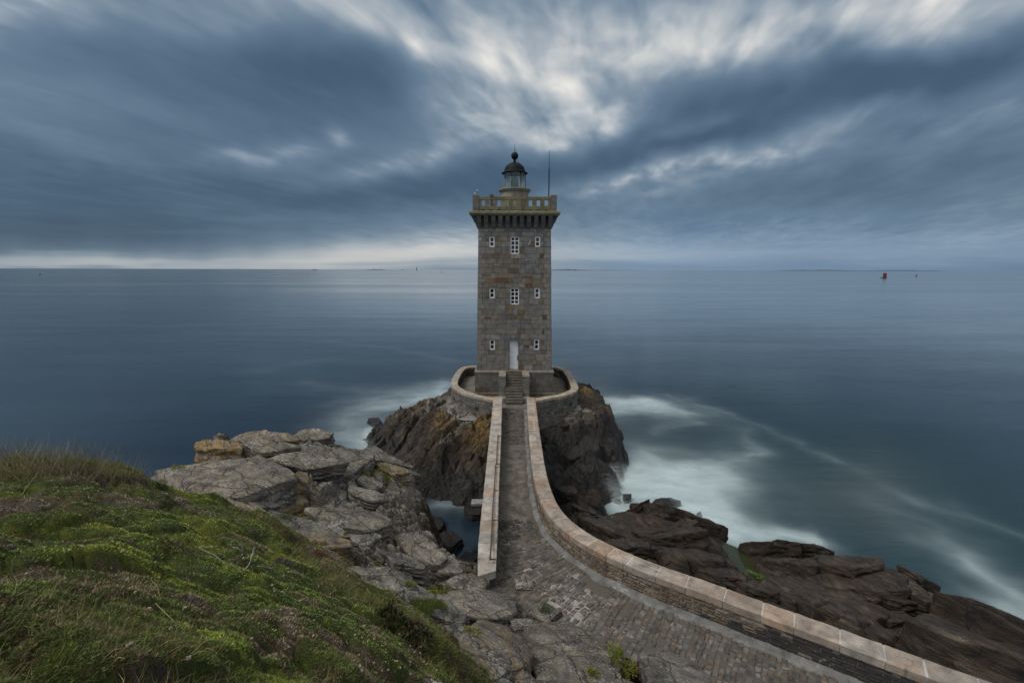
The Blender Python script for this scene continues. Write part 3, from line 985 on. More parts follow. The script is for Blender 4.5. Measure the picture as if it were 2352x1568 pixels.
SLABS = [
    dict_('boulder', [(446, 1014), (475, 1008), (540, 1010), (562, 1022), (558, 1030), (470, 1030), (446, 1026)], 1.0, .0, z=3.55, label='block of grey rock splashed with yellow lichen, on the seaward end of the outcrop', zone=0, ochre=.85, seed=2, taper=.98),
    dict_('rock_slab', [(530, 1004), (560, 990), (610, 984), (665, 993), (690, 1006), (640, 1012), (560, 1012)], .9, .0, z=3.45, label='rounded grey slab on the crest of the outcrop just behind the yellow lichened block', zone=0, ochre=.25, seed=3),
    dict_('rock_slab', [(668, 1000), (690, 986), (730, 980), (766, 993), (758, 1002), (700, 1008)], .9, .0, z=3.2, label='humped grey slab on the crest, second along from the yellow lichened block', zone=0, ochre=.1, seed=4),
    dict_('rock_slab', [(553, 1016, 3.75), (600, 1004, 3.75), (655, 1007, 3.6), (694, 1024, 3.3), (645, 1036, 3.3), (600, 1034, 3.5)], .45, .0,label='thin tilted slab resting in front of the rounded crest slab', zone=0, ochre=.1, seed=5),
    dict_('rock_slab', [(612, 1052, 3.7), (650, 1036, 3.65), (720, 1031, 3.3), (790, 1046, 2.95), (804, 1058, 2.8), (748, 1074, 3.0), (690, 1070, 3.4)], .42, .0,label='broad flat slab overhanging a dark gap in the middle of the outcrop', zone=0, ochre=.05, seed=6, taper=.84),
    dict_('rock_slab', [(352, 1078, 4.3), (480, 1050, 4.0), (565, 1042, 3.75), (682, 1090, 3.7), (560, 1134, 4.2), (490, 1142, 4.45), (400, 1112, 4.55)], 1.3, .0,label='largest smooth sloping slab with layered edge beside the grass', zone=0, ochre=.12, seed=7, taper=.97),
    dict_('rock_slab', [(566, 1050, 3.9), (592, 1041, 3.75), (686, 1084, 3.55), (660, 1092, 3.7)], .45, .0,label='narrow pale slab wedged between the largest smooth slab and the overhanging one', zone=0, ochre=.1, seed=8),
    dict_('boulder', [(900, 1232), (958, 1214), (1000, 1244), (1030, 1278), (1008, 1296), (955, 1282)], 1.1, .0, z=.95, label='angular grey block above the dark inlet', zone=.1, ochre=.05, seed=9, taper=.95),
    dict_('boulder', [(985, 1300), (1010, 1280), (1042, 1268), (1066, 1298), (1062, 1312), (1012, 1312)], 1.2, .0, z=.70, label='pale topped boulder near the end of the bridge parapet', zone=.1, ochre=0, seed=10, taper=.98),
    dict_('boulder', [(1000, 1338), (1040, 1318), (1085, 1313), (1125, 1330), (1112, 1348), (1050, 1350)], 1.5, .0, z=.60, label='brown boulder under the end of the bridge parapet', zone=.5, ochre=.1, seed=11, taper=1.0),
    dict_('rock_slab', [(866, 1268), (930, 1290), (988, 1326), (975, 1342), (905, 1312)], .5, .40, 'long narrow slab sloping down above the grass tuft', 0, 0, 12),
    dict_('rock_slab', [(700, 1190), (790, 1176), (858, 1190), (905, 1226), (850, 1236), (740, 1222)], .6, .36, 'wide lichened slab below the layered face of the outcrop', 0, .1, 13),
    dict_('rock_slab', [(1010, 1378), (1090, 1376), (1186, 1394), (1190, 1422), (1140, 1440), (1050, 1416)], .7, .36, 'flat lichened slab between the turf and the head of the path', 0, .1, 14),
    dict_('rock_slab', [(1050, 1492), (1095, 1464), (1165, 1478), (1222, 1528), (1212, 1562), (1120, 1585), (1062, 1556)], .8, .40, 'large lichened slab close to the viewer beside the heather', 0, .3, 15),
    dict_('rock_slab', [(1196, 1450), (1300, 1446), (1392, 1484), (1432, 1530), (1400, 1590), (1240, 1600), (1216, 1526)], .8, .30, 'wide smooth brown slab beside the yellow samphire', .35, .12, 16),
    dict_('rock_slab', [(1468, 1516), (1530, 1508), (1600, 1545), (1660, 1600), (1490, 1610)], .6, .30, 'pale grey slab lying along the edge of the cobbled path', .1, 0, 17),
    dict_('boulder', [(1180, 1332), (1206, 1322), (1226, 1336), (1222, 1352), (1190, 1354)], .2, .10, 'flat round pale stone set in the cobbles', .0, 0, 18, 'stone', z=.03),
    dict_('boulder', [(1205, 1412), (1250, 1390), (1290, 1412), (1255, 1440)], .45, .16, 'square dark block sitting at the edge of the cobbles', .3, 0, 19, 'stone', z=.05),
]
for a_, b_, w_, h_, lab, sd in ((990, 1212, 42, 22, 'broad black rock at the foot of the cliff in the dark inlet', 41), (1032, 1246, 36, 20, 'black rock in the inlet below the angular grey block', 42), (1076, 1290, 28, 18, 'dark boulder in the inlet close under the bridge parapet', 43), (1085, 1178, 26, 14, 'dark rock beneath the concrete ledge by the bridge', 44), (862, 972, 26, 9, 'small wet rock in the surf west of the islet', 31), (880, 1012, 22, 8, 'low wet rock awash at the western foot of the islet', 32), (1606, 1192, 10, 9, 'small wet rock standing in the foam off the eastern shore', 33), (1530, 1158, 34, 9, 'wet rock half covered by surf off the eastern shore', 34), (1440, 1146, 16, 6, 'low rock in the white surf beside the eastern point', 35)):
    SLABS.append(dict_('rock', [(a_ + w_ * math.cos(t_) * (.8 + .2 * math.sin(sd * 3 + 2 * t_)), b_ + h_ * math.sin(t_)) for t_ in np.linspace(0, 2 * math.pi, 7)[:-1] + .5 * np.sin(sd * np.arange(6) * 1.7)], .9, .30, lab, 1.9, 0, sd, 'rock', 1.25, z=SEA + .15))
POOL = np.array([at(a, b_, z=-3)[:2] for a, b_ in [(1664, 1250), (1696, 1264), (1728, 1288), (1738, 1308), (1720, 1328), (1692, 1308), (1675, 1282)]])
SLAB_CUT = []                            # plan outlines and tops: the bedrock is cut back below each loose slab
for sp_ in SLABS:
    ol, z_ = sp_['outline'], sp_['z']
    if len(ol[0]) == 3:
        P = np.array([at(*q) for q in ol])
    elif z_ is None:
        P = np.array([cast(a, b_, rock_rbf) for a, b_ in ol])
    else:
        P = np.array([at(a, b_, z=z_) for a, b_ in ol])
    c = P.mean(0)
    w_ = np.linalg.lstsq(np.c_[P[:, :2] - c[:2], np.ones(len(P))], P[:, 2], rcond=None)[0]
    w_[:2] = np.clip(w_[:2], -.45, .45)
    sp_['P'], sp_['c'], sp_['w'] = P, c, w_
    if sp_['name'] != 'rock':
        SLAB_CUT.append((P[:, :2], c, w_, sp_['lift'] - .22 * min(1, sp_['thick'])))


def terr_rock(x, y, detail=True):
    b = rock_rbf(x, y)
    if not detail:
        return b
    sp = (x > 2.6 - np.maximum(0, y - 11) * .7) | (y > 27)
    low = b - np.where(sp, .55 * sstep(1.4, 3.5, np.hypot(x - POOL[:, 0].mean(), y - POOL[:, 1].mean())), .40)
    z = low + .10 * fbm(x * .8, y * .8, 3, 81)
    z = plates_max(x, y, z, plates_s)
    rough = np.where(sp, .8, .8)
    # blocks: each has its own height and tilt, so that their edges stand as small steps
    ang = np.where(sp, -.42, .10 + .80 * np.clip((-x - 3.5) / 4, 0, 1))
    c, s = np.cos(ang), np.sin(ang)
    wxx = x + .10 * fbm(x * 1.3, y * 1.3, 3, 3)
    wyy = y + .10 * fbm(x * 1.3 + 7, y * 1.3, 3, 9)
    p, q = wxx * c + wyy * s, -wxx * s + wyy * c
    k1 = np.where(sp, 1.5, 1.0)
    f1, e1, a1, t1, ox, oy = worley(p / (2.1 * k1), q / (.85 * k1), 21, .95)
    z = z + rough * k1 * ((a1 - .5) * .42 + (t1 - .5) * ox * .45 + (a1 - .35) * oy * .42)
    f2, e2, a2, t2, ox2, oy2 = worley(p / (.80 * k1) + 3, q / (.33 * k1), 33, .95)
    z = z + rough * ((a2 - .5) * .17 + (t2 - .5) * ox2 * .22 + (a2 - .4) * oy2 * .17)
    z = z - rough * .09 * sstep(.05, .0, e1)
    # joints: long straight cracks in two sets
    ja = x * .78 + y * .62 + .22 * fbm(x * .5, y * .5, 3, 61)
    jb = x * -.55 + y * .84 + .3 * fbm(x * .4, y * .4, 3, 65)
    for j_, T_, sd_, w_ in ((ja, 1.7, 3, .022), (jb, 1.05, 4, .020)):
        k_ = np.floor(j_ / T_)
        on = rnd2(k_.astype(np.int64), np.floor((jb if sd_ == 3 else ja) / 2.1).astype(np.int64), 70 + sd_) > .45
        d_ = np.abs(j_ - (k_ + .5) * T_)
        z = z - (on & ~sp) * .16 * np.exp(-(d_ / w_) ** 2)
    for poly, c_, w_, dz_ in SLAB_CUT:
        near_ = np.where((np.abs(x - c_[0]) < 4) & (np.abs(y - c_[1]) < 4))[0]
        if len(near_):
            for gk, up_ in ((1.0, 0.0), (1.07, .07), (1.14, .15), (1.22, .25), (1.30, .37), (1.40, .52)):
                i_ = near_[inside(c_[:2] + (poly - c_[:2]) * gk, x[near_], y[near_])]
                near_ = np.setdiff1d(near_, i_)
                z[i_] = np.minimum(z[i_], w_[2] + (x[i_] - c_[0]) * w_[0] + (y[i_] - c_[1]) * w_[1] + dz_ + up_)
    i_ = np.where(inside(POOL, x, y))[0]
    z[i_] = np.minimum(z[i_], -3.25)
    xz, yz = x + .9 * z, y - .8 * z
    z = z + rough * (.05 * fbm(xz * 1.6, yz * 1.6, 3, 83) + .026 * fbm(xz * 5, yz * 5, 4, 91)) + .012 * fbm(xz * 17, yz * 17, 2, 93)
    return z


def path_clear(x, y):
    """1 where the paved way runs."""
    d = np.full(np.shape(x), 9.0, np.float32)
    side = np.zeros(np.shape(x), np.float32)
    for i in range(0, len(r_in), 2):
        dd = np.hypot(x - r_in[i, 0], y - r_in[i, 1]).astype(np.float32)
        sgn = -((x - r_in[i, 0]) * r_n[i, 0] + (y - r_in[i, 1]) * r_n[i, 1])
        side = np.where(dd < d, sgn, side)
        d = np.minimum(d, dd)
    return d, side


LEFT_EDGE = [(1121, 1345), (1135, 1375), (1185, 1385), (1195, 1418), (1262, 1430), (1300, 1452), (1350, 1462), (1400, 1484), (1452, 1512), (1510, 1524), (1560, 1556), (1620, 1590), (1720, 1650), (1850, 1720), (2050, 1800)]
l_edge = resample(np.array([at(a, b, z=0)[:2] for a, b in LEFT_EDGE]), .25)
PATH_POLY = np.concatenate([l_in, l_edge, r_in[::-1] + r_n[::-1] * .15])
near_poly = np.concatenate([l_in - l_n * .0, l_edge, (r_out + r_n * .05)[::-1]])

naz, nr = 1250, 760
az = np.radians(np.linspace(-66, 60, naz))
rr = np.geomspace(3.2, 46, nr)
A_, R_ = np.meshgrid(az, rr)
X, Y = (R_ * np.sin(A_)).ravel(), (R_ * np.cos(A_)).ravel()
Z = terr_rock(X, Y)
inp = inside(near_poly, X, Y) & (Y < 19.5)
Z = np.where(inp, np.minimum(Z, -.25), Z)
# no spur of rock above the coping outside the wall
dW, sW = path_clear(X, Y)
outw = (sW < 0) & (dW < 5) & (Y < 36)
Z = np.where(outw, np.minimum(Z, -.55 + 1.0 * np.maximum(0, dW - 2.0)), Z)
wl = np.where((X < 8) & (X > -2) & (Y > 5) & (Y < 17) & ~inp)[0]
dL = np.full(len(wl), 9.0)
for q_ in l_edge:
    dL = np.minimum(dL, np.hypot(X[wl] - q_[0], Y[wl] - q_[1]))
Z[wl] = np.where(sW[wl] > 0, np.minimum(Z[wl], -.10 + .85 * dL), Z[wl])
und = (np.abs(X) < 2.2) & (Y > 19.5)
Z = np.where(und, np.minimum(Z, -1.6), Z)
dark = sstep(.6, -2.2, Z + .5 * fbm(X * .4, Y * .4, 3, 5))
east = sstep(.8, 3.0, X) * sstep(8.0, 14.0, Y + .45 * X)
zone = np.clip(dark * 1.0 + east * .9, 0, 1.05) + sstep(-3.0, -4.4, Z) * .9 + east * (.28 * fbm(X * .45, Y * .45, 3, 37) + .45 * sstep(5, 2, X))
ochre = np.zeros(len(X), np.float32)
for (a, b, zc, rad) in [(1130, 1560, 3, .5), (1090, 1530, 3, .5), (540, 1100, 3.9, .5), (660, 1095, 3.2, .8), (1000, 1390, 1.2, .3), (505, 1160, 4, .4), (700, 1240, 3.6, .7), (860, 1215, 1.4, .8)]:
    p = at(a, b, z=zc)
    ochre = np.maximum(ochre, .8 * np.exp(-((X - p[0]) ** 2 + (Y - p[1]) ** 2) / rad ** 2))
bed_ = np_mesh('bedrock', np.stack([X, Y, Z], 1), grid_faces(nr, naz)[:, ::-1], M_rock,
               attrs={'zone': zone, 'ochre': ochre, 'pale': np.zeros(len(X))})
tag(bed_, 'grey and brown bedded rock of the headland round the bridge', kind='structure')

m, n, bs, pos, nrm, out = new_mat('pool_water')
n.put(bs.inputs['Base Color'], n.mix(n.noise(pos, 1.5, 3, .5), (.020, .026, .012), (.034, .042, .020)))
n.put(bs.inputs['Roughness'], .12)
pc_ = POOL.mean(0)
pv = [tuple(np.append(pc_ + (q - pc_) * 1.3, -3.02)) for q in POOL]
mb = MB()
mb.add(pv, [tuple(range(len(pv)))])
tag(mb.build('tide_pool_water', m), 'still olive water of the rock pool', kind='structure')

# ---- islet under the lighthouse ---------------------------------------------
ISLET_PX = [
    (1000, 932, -1.1), (1020, 915, -1.0), (1040, 930, -1.0), (1080, 950, -1.0), (1125, 955, -1.0), (1010, 905, -1.1), (960, 940, -1.9), (930, 955, -2.6), (900, 970, -3.3), (880, 985, -4.1), (862, 1005, -5.0),
    (985, 965, -1.7), (1050, 985, -1.5), (1115, 985, -1.2), (1000, 1010, -2.3), (950, 1000, -3.2), (920, 1020, -4.0), (1060, 1030, -2.5), (1115, 1040, -2.3), (1000, 1060, -3.3), (940, 1060, -4.4), (1050, 1075, -3.6),
    (1110, 1090, -3.7), (960, 1090, -4.6), (1000, 1105, -4.5), (1070, 1120, -4.7), (1110, 1130, -4.9), (930, 1085, -5.4), (980, 1140, -5.6), (1050, 1150, -5.7),
    (1240, 952, -1.0), (1290, 948, -1.0), (1322, 935, -.9), (1345, 885, .1), (1355, 893, -.1), (1362, 900, -.6), (1385, 910, -1.2), (1400, 922, -1.9), (1410, 940, -3.0), (1414, 950, -3.9),
    (1330, 960, -1.4), (1270, 975, -1.5), (1270, 1020, -2.3), (1330, 1010, -2.2), (1390, 975, -2.6), (1410, 990, -3.4), (1424, 1005, -4.1), (1424, 1040, -4.6), (1270, 1060, -3.4), (1340, 1050, -3.2), (1395, 1050, -3.9),
    (1280, 1085, -4.6), (1340, 1085, -4.7), (1395, 1085, -5.1), (1330, 1105, -5.6), (1410, 1100, -5.8), (1440, 1000, -5.9), (1430, 930, -5.6), (1440, 960, -6.2),
]
ip = px_pts(ISLET_PX)
ip += [(x, y, z) for x, y, z in [(-7, 48, -6), (0, 54, -6.5), (8, 52, -6.5), (-10, 44, -6.2), (11.5, 46, -6.2), (0, 50, -1.4), (-5, 46, -1.0), (6, 47, -.4), (0, 42, -1), (0, 36.5, -1), (3, 44, -1), (-3, 44, -1),
                                  (0, 30.5, -4.4), (0, 28.5, -6), (-14, 40, -6.5), (-16, 34, -6.5), (14, 40, -6.5), (12, 34, -6.5), (-8, 28, -6.5), (10, 28, -6.5)]]
isl_rbf = RBF(ip, 0.04)
naz, nr = 760, 1150
az = np.radians(np.linspace(-24, 19, naz))
rr = np.geomspace(26, 58, nr)
A_, R_ = np.meshgrid(az, rr)
X, Y = (R_ * np.sin(A_)).ravel(), (R_ * np.cos(A_)).ravel()
b = isl_rbf(X, Y)
flank = sstep(-.85, -1.6, b)


def on_islet(x, y):
    zq = float(isl_rbf(np.array([x]), np.array([y]))[0])
    return -5.3 < zq < -1.0


ANG_I = lambda x, y: .75 if x < 2 else -.5
tw = (.28, -.10)
pl_i = (make_plates(isl_rbf, seeds_polar(60, (-20, 16), (29, 52), (2.0, 5.0), ANG_I, 11, on_islet), 11, tw, .36, .16, .55, (.9, 2.6), .16) +
        make_plates(isl_rbf, seeds_polar(240, (-20, 16), (29, 52), (.7, 2.2), ANG_I, 12, on_islet), 12, tw, .40, .24, .5, (.9, 3.2), .2) +
        make_plates(isl_rbf, seeds_polar(260, (-20, 16), (29, 52), (.3, .8), ANG_I, 13, on_islet), 13, tw, .5, .3, .5, (1.0, 3.6), .2))
Z = plates_max(X, Y, b - .25 * flank + .1 * flank * fbm(X * .6, Y * .6, 3, 103), pl_i, .09)
cI, sI = math.cos(.85), math.sin(.85)
wxx, wyy = X + .18 * fbm(X * .8, Y * .8, 3, 105), Y + .18 * fbm(X * .8 + 5, Y * .8, 3, 107)
p, q = wxx * cI + wyy * sI, -wxx * sI + wyy * cI
f1, e1, a1, t1, ox, oy = worley(p / 2.6, q / 1.25, 121, .95)
f2, e2, a2, t2, ox2, oy2 = worley(p / 1.0 + 3, q / .5, 133, .95)
Z += flank * ((a1 - .5) * 1.1 + (t1 - .5) * ox * .9 + (a1 - .3) * oy * 1.0 + (a2 - .5) * .36 + (a2 - .4) * oy2 * .4 - .12 * sstep(.06, 0, e1))
jn = X * .7 + Y * .7 + .35 * fbm(X * .3, Y * .3, 3, 141)
kk = np.floor(jn / 1.3)
Z -= flank * .22 * np.exp(-((jn - (kk + .5) * 1.3) / .05) ** 2) * (rnd2(kk.astype(np.int64), np.floor((X - Y) / 3).astype(np.int64), 7) > .4)
XZ, YZ = X + .9 * Z, Y - .8 * Z
Z += (.03 + .07 * flank) * fbm(XZ * 1.0, YZ * 1.0, 4, 151) + (.015 + .03 * flank) * fbm(XZ * 3.5, YZ * 3.5, 3, 161)
zone = .88 + sstep(-1.7, -3.9, Z + .5 * fbm(X * .4, Y * .4, 3, 8)) * .95 + .95 * sstep(1.0, 2.0, X) * sstep(-.9, -1.5, Z) + .35 * fbm(X * .5, Y * .5 + Z, 2, 19) * sstep(-1.2, -1.8, Z)
Z = np.where(X > 8.4 + .5 * fbm(Y * .6, Z * .6, 3, 23), Z - 1.6 * np.maximum(0, X - 8.4), Z)
ochre = np.zeros(len(X))
for (a, b_, zc, rad) in [(1015, 990, -1.8, .8), (1035, 985, -1.6, .6), (1100, 990, -1.3, 1.0), (1110, 1010, -1.6, .9), (1085, 1035, -2.4, .5), (960, 945, -1.9, .6), (1345, 890, .1, .8), (1130, 970, -1.1, .8)]:
    pp = at(a, b_, z=zc)
    ochre = np.maximum(ochre, .62 * np.exp(-((X - pp[0]) ** 2 + (Y - pp[1]) ** 2) / rad ** 2))
pale = np.zeros(len(X))
for (a, b_, zc, rad) in [(1010, 920, -1.0, 1.0), (1010, 945, -1.2, .8), (1040, 955, -1.1, 1.0), (1070, 965, -1.1, 1.0), (1110, 960, -1., 1.0), (1300, 955, -1.1, 1.0), (1330, 950, -1.1, .8), (1260, 965, -1.2, .8), (985, 940, -1.4, .6)]:
    pp = at(a, b_, z=zc)
    pale = np.maximum(pale, np.exp(-((X - pp[0]) ** 2 + (Y - pp[1]) ** 2) / rad ** 2))
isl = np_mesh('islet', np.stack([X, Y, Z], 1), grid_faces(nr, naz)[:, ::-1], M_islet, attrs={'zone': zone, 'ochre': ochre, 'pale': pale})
tag(isl, 'dark jagged rock islet carrying the lighthouse', kind='structure')


# far land and reefs on the horizon
def far_island(name, pxs, hgt, dist, seed):
    mb = MB()
    a, b = at(pxs[0], 618, d=dist), at(pxs[1], 618, d=dist)
    nseg, nd = 60, 6
    V, dep = [], abs(b[0] - a[0]) * .25 + dist * .01
    for j in range(nd):
        for i in range(nseg):
            t, u = i / (nseg - 1), j / (nd - 1)
            h = hgt * max(0, math.sin(math.pi * t)) ** .6 * math.sin(math.pi * u) ** .7 * (1 + .6 * float(fbm(np.array([t * 9.0 + seed]), np.array([u * 2.0]), 3, seed)[0]))
            V.append((a[0] + (b[0] - a[0]) * t, dist + dep * (u - .5), SEA - 1 + max(0, h)))
    o = np_mesh(name, V, grid_faces(nd, nseg), M_far)
    tag(o, kind='structure')


far_island('island', (1262, 1345), 24, 9000, 1)
far_island('island', (1190, 1480), 12, 12000, 2)
far_island('island', (1775, 1985), 26, 12000, 3)
far_island('island', (1970, 2170), 30, 15000, 4)
far_island('reef', (838, 888), 16, 9000, 5)
far_island('reef', (716, 728), 13, 8000, 6)
far_island('reef', (920, 930), 8, 8000, 7)

# ================================================================== LIGHTHOUSE
LX, LY = 0.2, 42.5
ZB, ZT = 2.15, 14.35                     # tower body: top of the plinth to the foot of the corbels
HB, HT = 3.28, 3.05


def half(z):
    return HB + (HT - HB) * (z - ZB) / (ZT - ZB)


PAL = [(.185, .172, .158), (.172, .165, .158), (.155, .152, .152), (.19, .168, .138), (.17, .142, .114), (.15, .12, .092), (.14, .102, .070), (.215, .20, .182)]
PALW = [.20, .20, .16, .14, .11, .09, .05, .05]
RUST = [(.125, .066, .036), (.135, .080, .045), (.105, .058, .035)]


def stone_col(rust=.035, pal=PAL, pw=PALW, f=1.0):
    c = random.choice(RUST) if random.random() < rust else pal[np.searchsorted(np.cumsum(pw), random.random() * .999)]
    k = random.uniform(.85, 1.15) * f
    return tuple(v * k for v in c)


lh = empty('lighthouse', (LX, LY, 0), 'square grey stone lighthouse tower with black domed lantern on a rock islet', 'lighthouse')


def front(px, py):
    """(u, z) on the seaward road side of the tower at a survey pixel."""
    p = at(px, py, d=39.32)
    return p[0] - LX, p[2]


WIN = []
for row in ((543, 567), (661, 685), (779, 803)):
    for cx_ in (1130.5, 1233.5):
        WIN.append(('small', cx_, row))
for row in ((543, 583), (661, 699)):
    WIN.append(('tall', 1182, row))
OPEN = []                                # u0, u1, z0, z1
for typ, cx_, row in WIN:
    u, zt = front(cx_, row[0])
    u = -1.93 if cx_ < 1150 else (1.95 if cx_ > 1200 else 0.02)
    zb = front(cx_, row[1])[1]
    hw = .235 if typ == 'small' else .375
    OPEN.append((u - hw, u + hw, zb, zt, typ))
d_u0, d_zt = front(1170, 782)
d_u1, d_zb = front(1192, 846)
OPEN.append((-.46, .40, ZB, d_zt, 'door'))
SIDES = [((0, -1), OPEN), ((1, 0), []), ((0, 1), []), ((-1, 0), [])]


def side_pt(nx, ny, u, z, outw=0.0):
    """Point on one battered side of the tower: u runs to the right seen from outside."""
    h = half(z) + outw
    return (LX + nx * h - ny * u, LY + ny * h + nx * u, z)


mortar, mb = MB(), MB()
for (nx, ny), ops in SIDES:
    zs = sorted({ZB, ZT} | {o[2] for o in ops} | {o[3] for o in ops})
    us = sorted({-9.0, 9.0} | {o[0] for o in ops} | {o[1] for o in ops})
    for z0, z1 in zip(zs[:-1], zs[1:]):
        for u0, u1 in zip(us[:-1], us[1:]):
            if any(o[0] - 1e-6 <= u0 and u1 <= o[1] + 1e-6 and o[2] - 1e-6 <= z0 and z1 <= o[3] + 1e-6 for o in ops):
                continue
            q = []
            for u, z in ((u0, z0), (u1, z0), (u1, z1), (u0, z1)):
                q.append(side_pt(nx, ny, max(-half(z), min(half(z), u)), z))
            mortar.add(q, [(0, 1, 2, 3)], (.085, .078, .07))
    for u0, u1, z0, z1, typ in ops:       # reveals
        dpt = .42 if typ == 'door' else .22
        fr_ = [side_pt(nx, ny, u, z) for u, z in ((u0, z0), (u1, z0), (u1, z1), (u0, z1))]
        bk = [(p_[0] - nx * dpt, p_[1] - ny * dpt, p_[2]) for p_ in fr_]
        mortar.add(fr_ + bk, [(0, 4, 5, 1), (1, 5, 6, 2), (2, 6, 7, 3), (3, 7, 4, 0), (4, 7, 6, 5)], (.15, .14, .13))
    # courses
    fine = []
    for z0, z1 in zip(zs[:-1], zs[1:]):
        k = max(1, round((z1 - z0) / random.uniform(.38, .45)))
        e = np.linspace(z0, z1, k + 1)
        e[1:-1] += np.random.default_rng(int(z0 * 100)).uniform(-.05, .05, k - 1)
        fine += list(e[:-1])
    fine.append(ZT)
    for ci, (z0, z1) in enumerate(zip(fine[:-1], fine[1:])):
        zm = (z0 + z1) / 2
        h = half(zm)
        cuts = sorted((o[0], o[1]) for o in ops if o[2] < zm < o[3])
        spans, s0 = [], -h
        for a, b_ in cuts:
            spans.append((s0, a))
            s0 = b_
        spans.append((s0, h))
        for a, b_ in spans:
            left_q, right_q = abs(a + h) < 1e-6, abs(b_ - h) < 1e-6
            us_ = [a]
            if left_q:
                us_.append(a + (.62 if ci % 2 else .40))
            elif b_ - a > .6:
                us_.append(a + random.choice((.26, .42)))
            endq = b_ - ((.40 if ci % 2 else .62) if right_q else (random.choice((.26, .42)) if b_ - a > .6 else 0))
            while endq - us_[-1] > 1.0:
                us_.append(us_[-1] + random.uniform(.36, 1.12))
            if endq - us_[-1] > .85:
                us_.append((us_[-1] + endq) / 2)
            if endq < b_ - 1e-6 and endq - us_[-1] > .1:
                us_.append(endq)
            us_.append(b_)
            for i, (ua, ub) in enumerate(zip(us_[:-1], us_[1:])):
                if ub - ua < .06:
                    continue
                quoin = (left_q and i == 0) or (right_q and ub == b_)
                pieces = [(z0, z1)]
                if not quoin and random.random() < .10 and z1 - z0 > .3:
                    zz_ = z0 + (z1 - z0) * random.uniform(.4, .6)
                    pieces = [(z0, zz_), (zz_, z1)]
                for za, zb_ in pieces:
                    g_ = .010
                    q = [side_pt(nx, ny, u, z) for u, z in ((ua + g_, za + g_), (ub - g_, za + g_), (ub - g_, zb_ - g_), (ua + g_, zb_ - g_))]
                    col = stone_col(0, f=.98) if not quoin else tuple(v * random.uniform(.9, 1.05) for v in (.195, .182, .166))
                    if not quoin and random.random() < .045:
                        col = random.choice(RUST)
                    mb.stone(q, (nx, ny, .019), random.uniform(.012, .034), col, .012)
wall_o = mb.build('wall', M_ashlar, lh)
mortar.build('mortar_bed', M_mortar, wall_o)

# plinth and its splayed foot
mb = MB()


def ring_slab(h, z0, z1, col, yfront=None):
    mb.box((LX - h, LY - h, z0), (LX + h, LY + h, z1), col, .03)


mb.box((LX - 3.62, LY - 3.62, -.3), (LX + 3.62, LY + 3.62, .18), (.15, .125, .10), .06)
random.seed(11)
for (nx, ny) in ((0, -1), (1, 0), (0, 1), (-1, 0)):
    h = 3.45
    for i, (z0, z1) in enumerate(((.18, .62), (.62, 1.10), (1.10, 1.58), (1.58, 1.93))):
        u = -h
        while u < h - .05:
            ub = min(h, u + random.uniform(.9, 1.6))
            if h - ub < .5:
                ub = h
            f = lambda uu, z: (LX + nx * h - ny * uu, LY + ny * h + nx * uu, z)
            mb.stone([f(u + .005, z0 + .005), f(ub - .005, z0 + .005), f(ub - .005, z1 - .005), f(u + .005, z1 - .005)], (nx, ny, 0), .010, stone_col(0, f=.82), .008)
            u = ub
mb.box((LX - 3.455, LY - 3.455, .15), (LX + 3.455, LY + 3.455, 1.93), (.10, .095, .088))
mb.box((LX - 3.50, LY - 3.50, 1.932), (LX + 3.50, LY + 3.50, ZB), (.20, .18, .155), .10)
mb.build('plinth', M_ashlar2, lh)

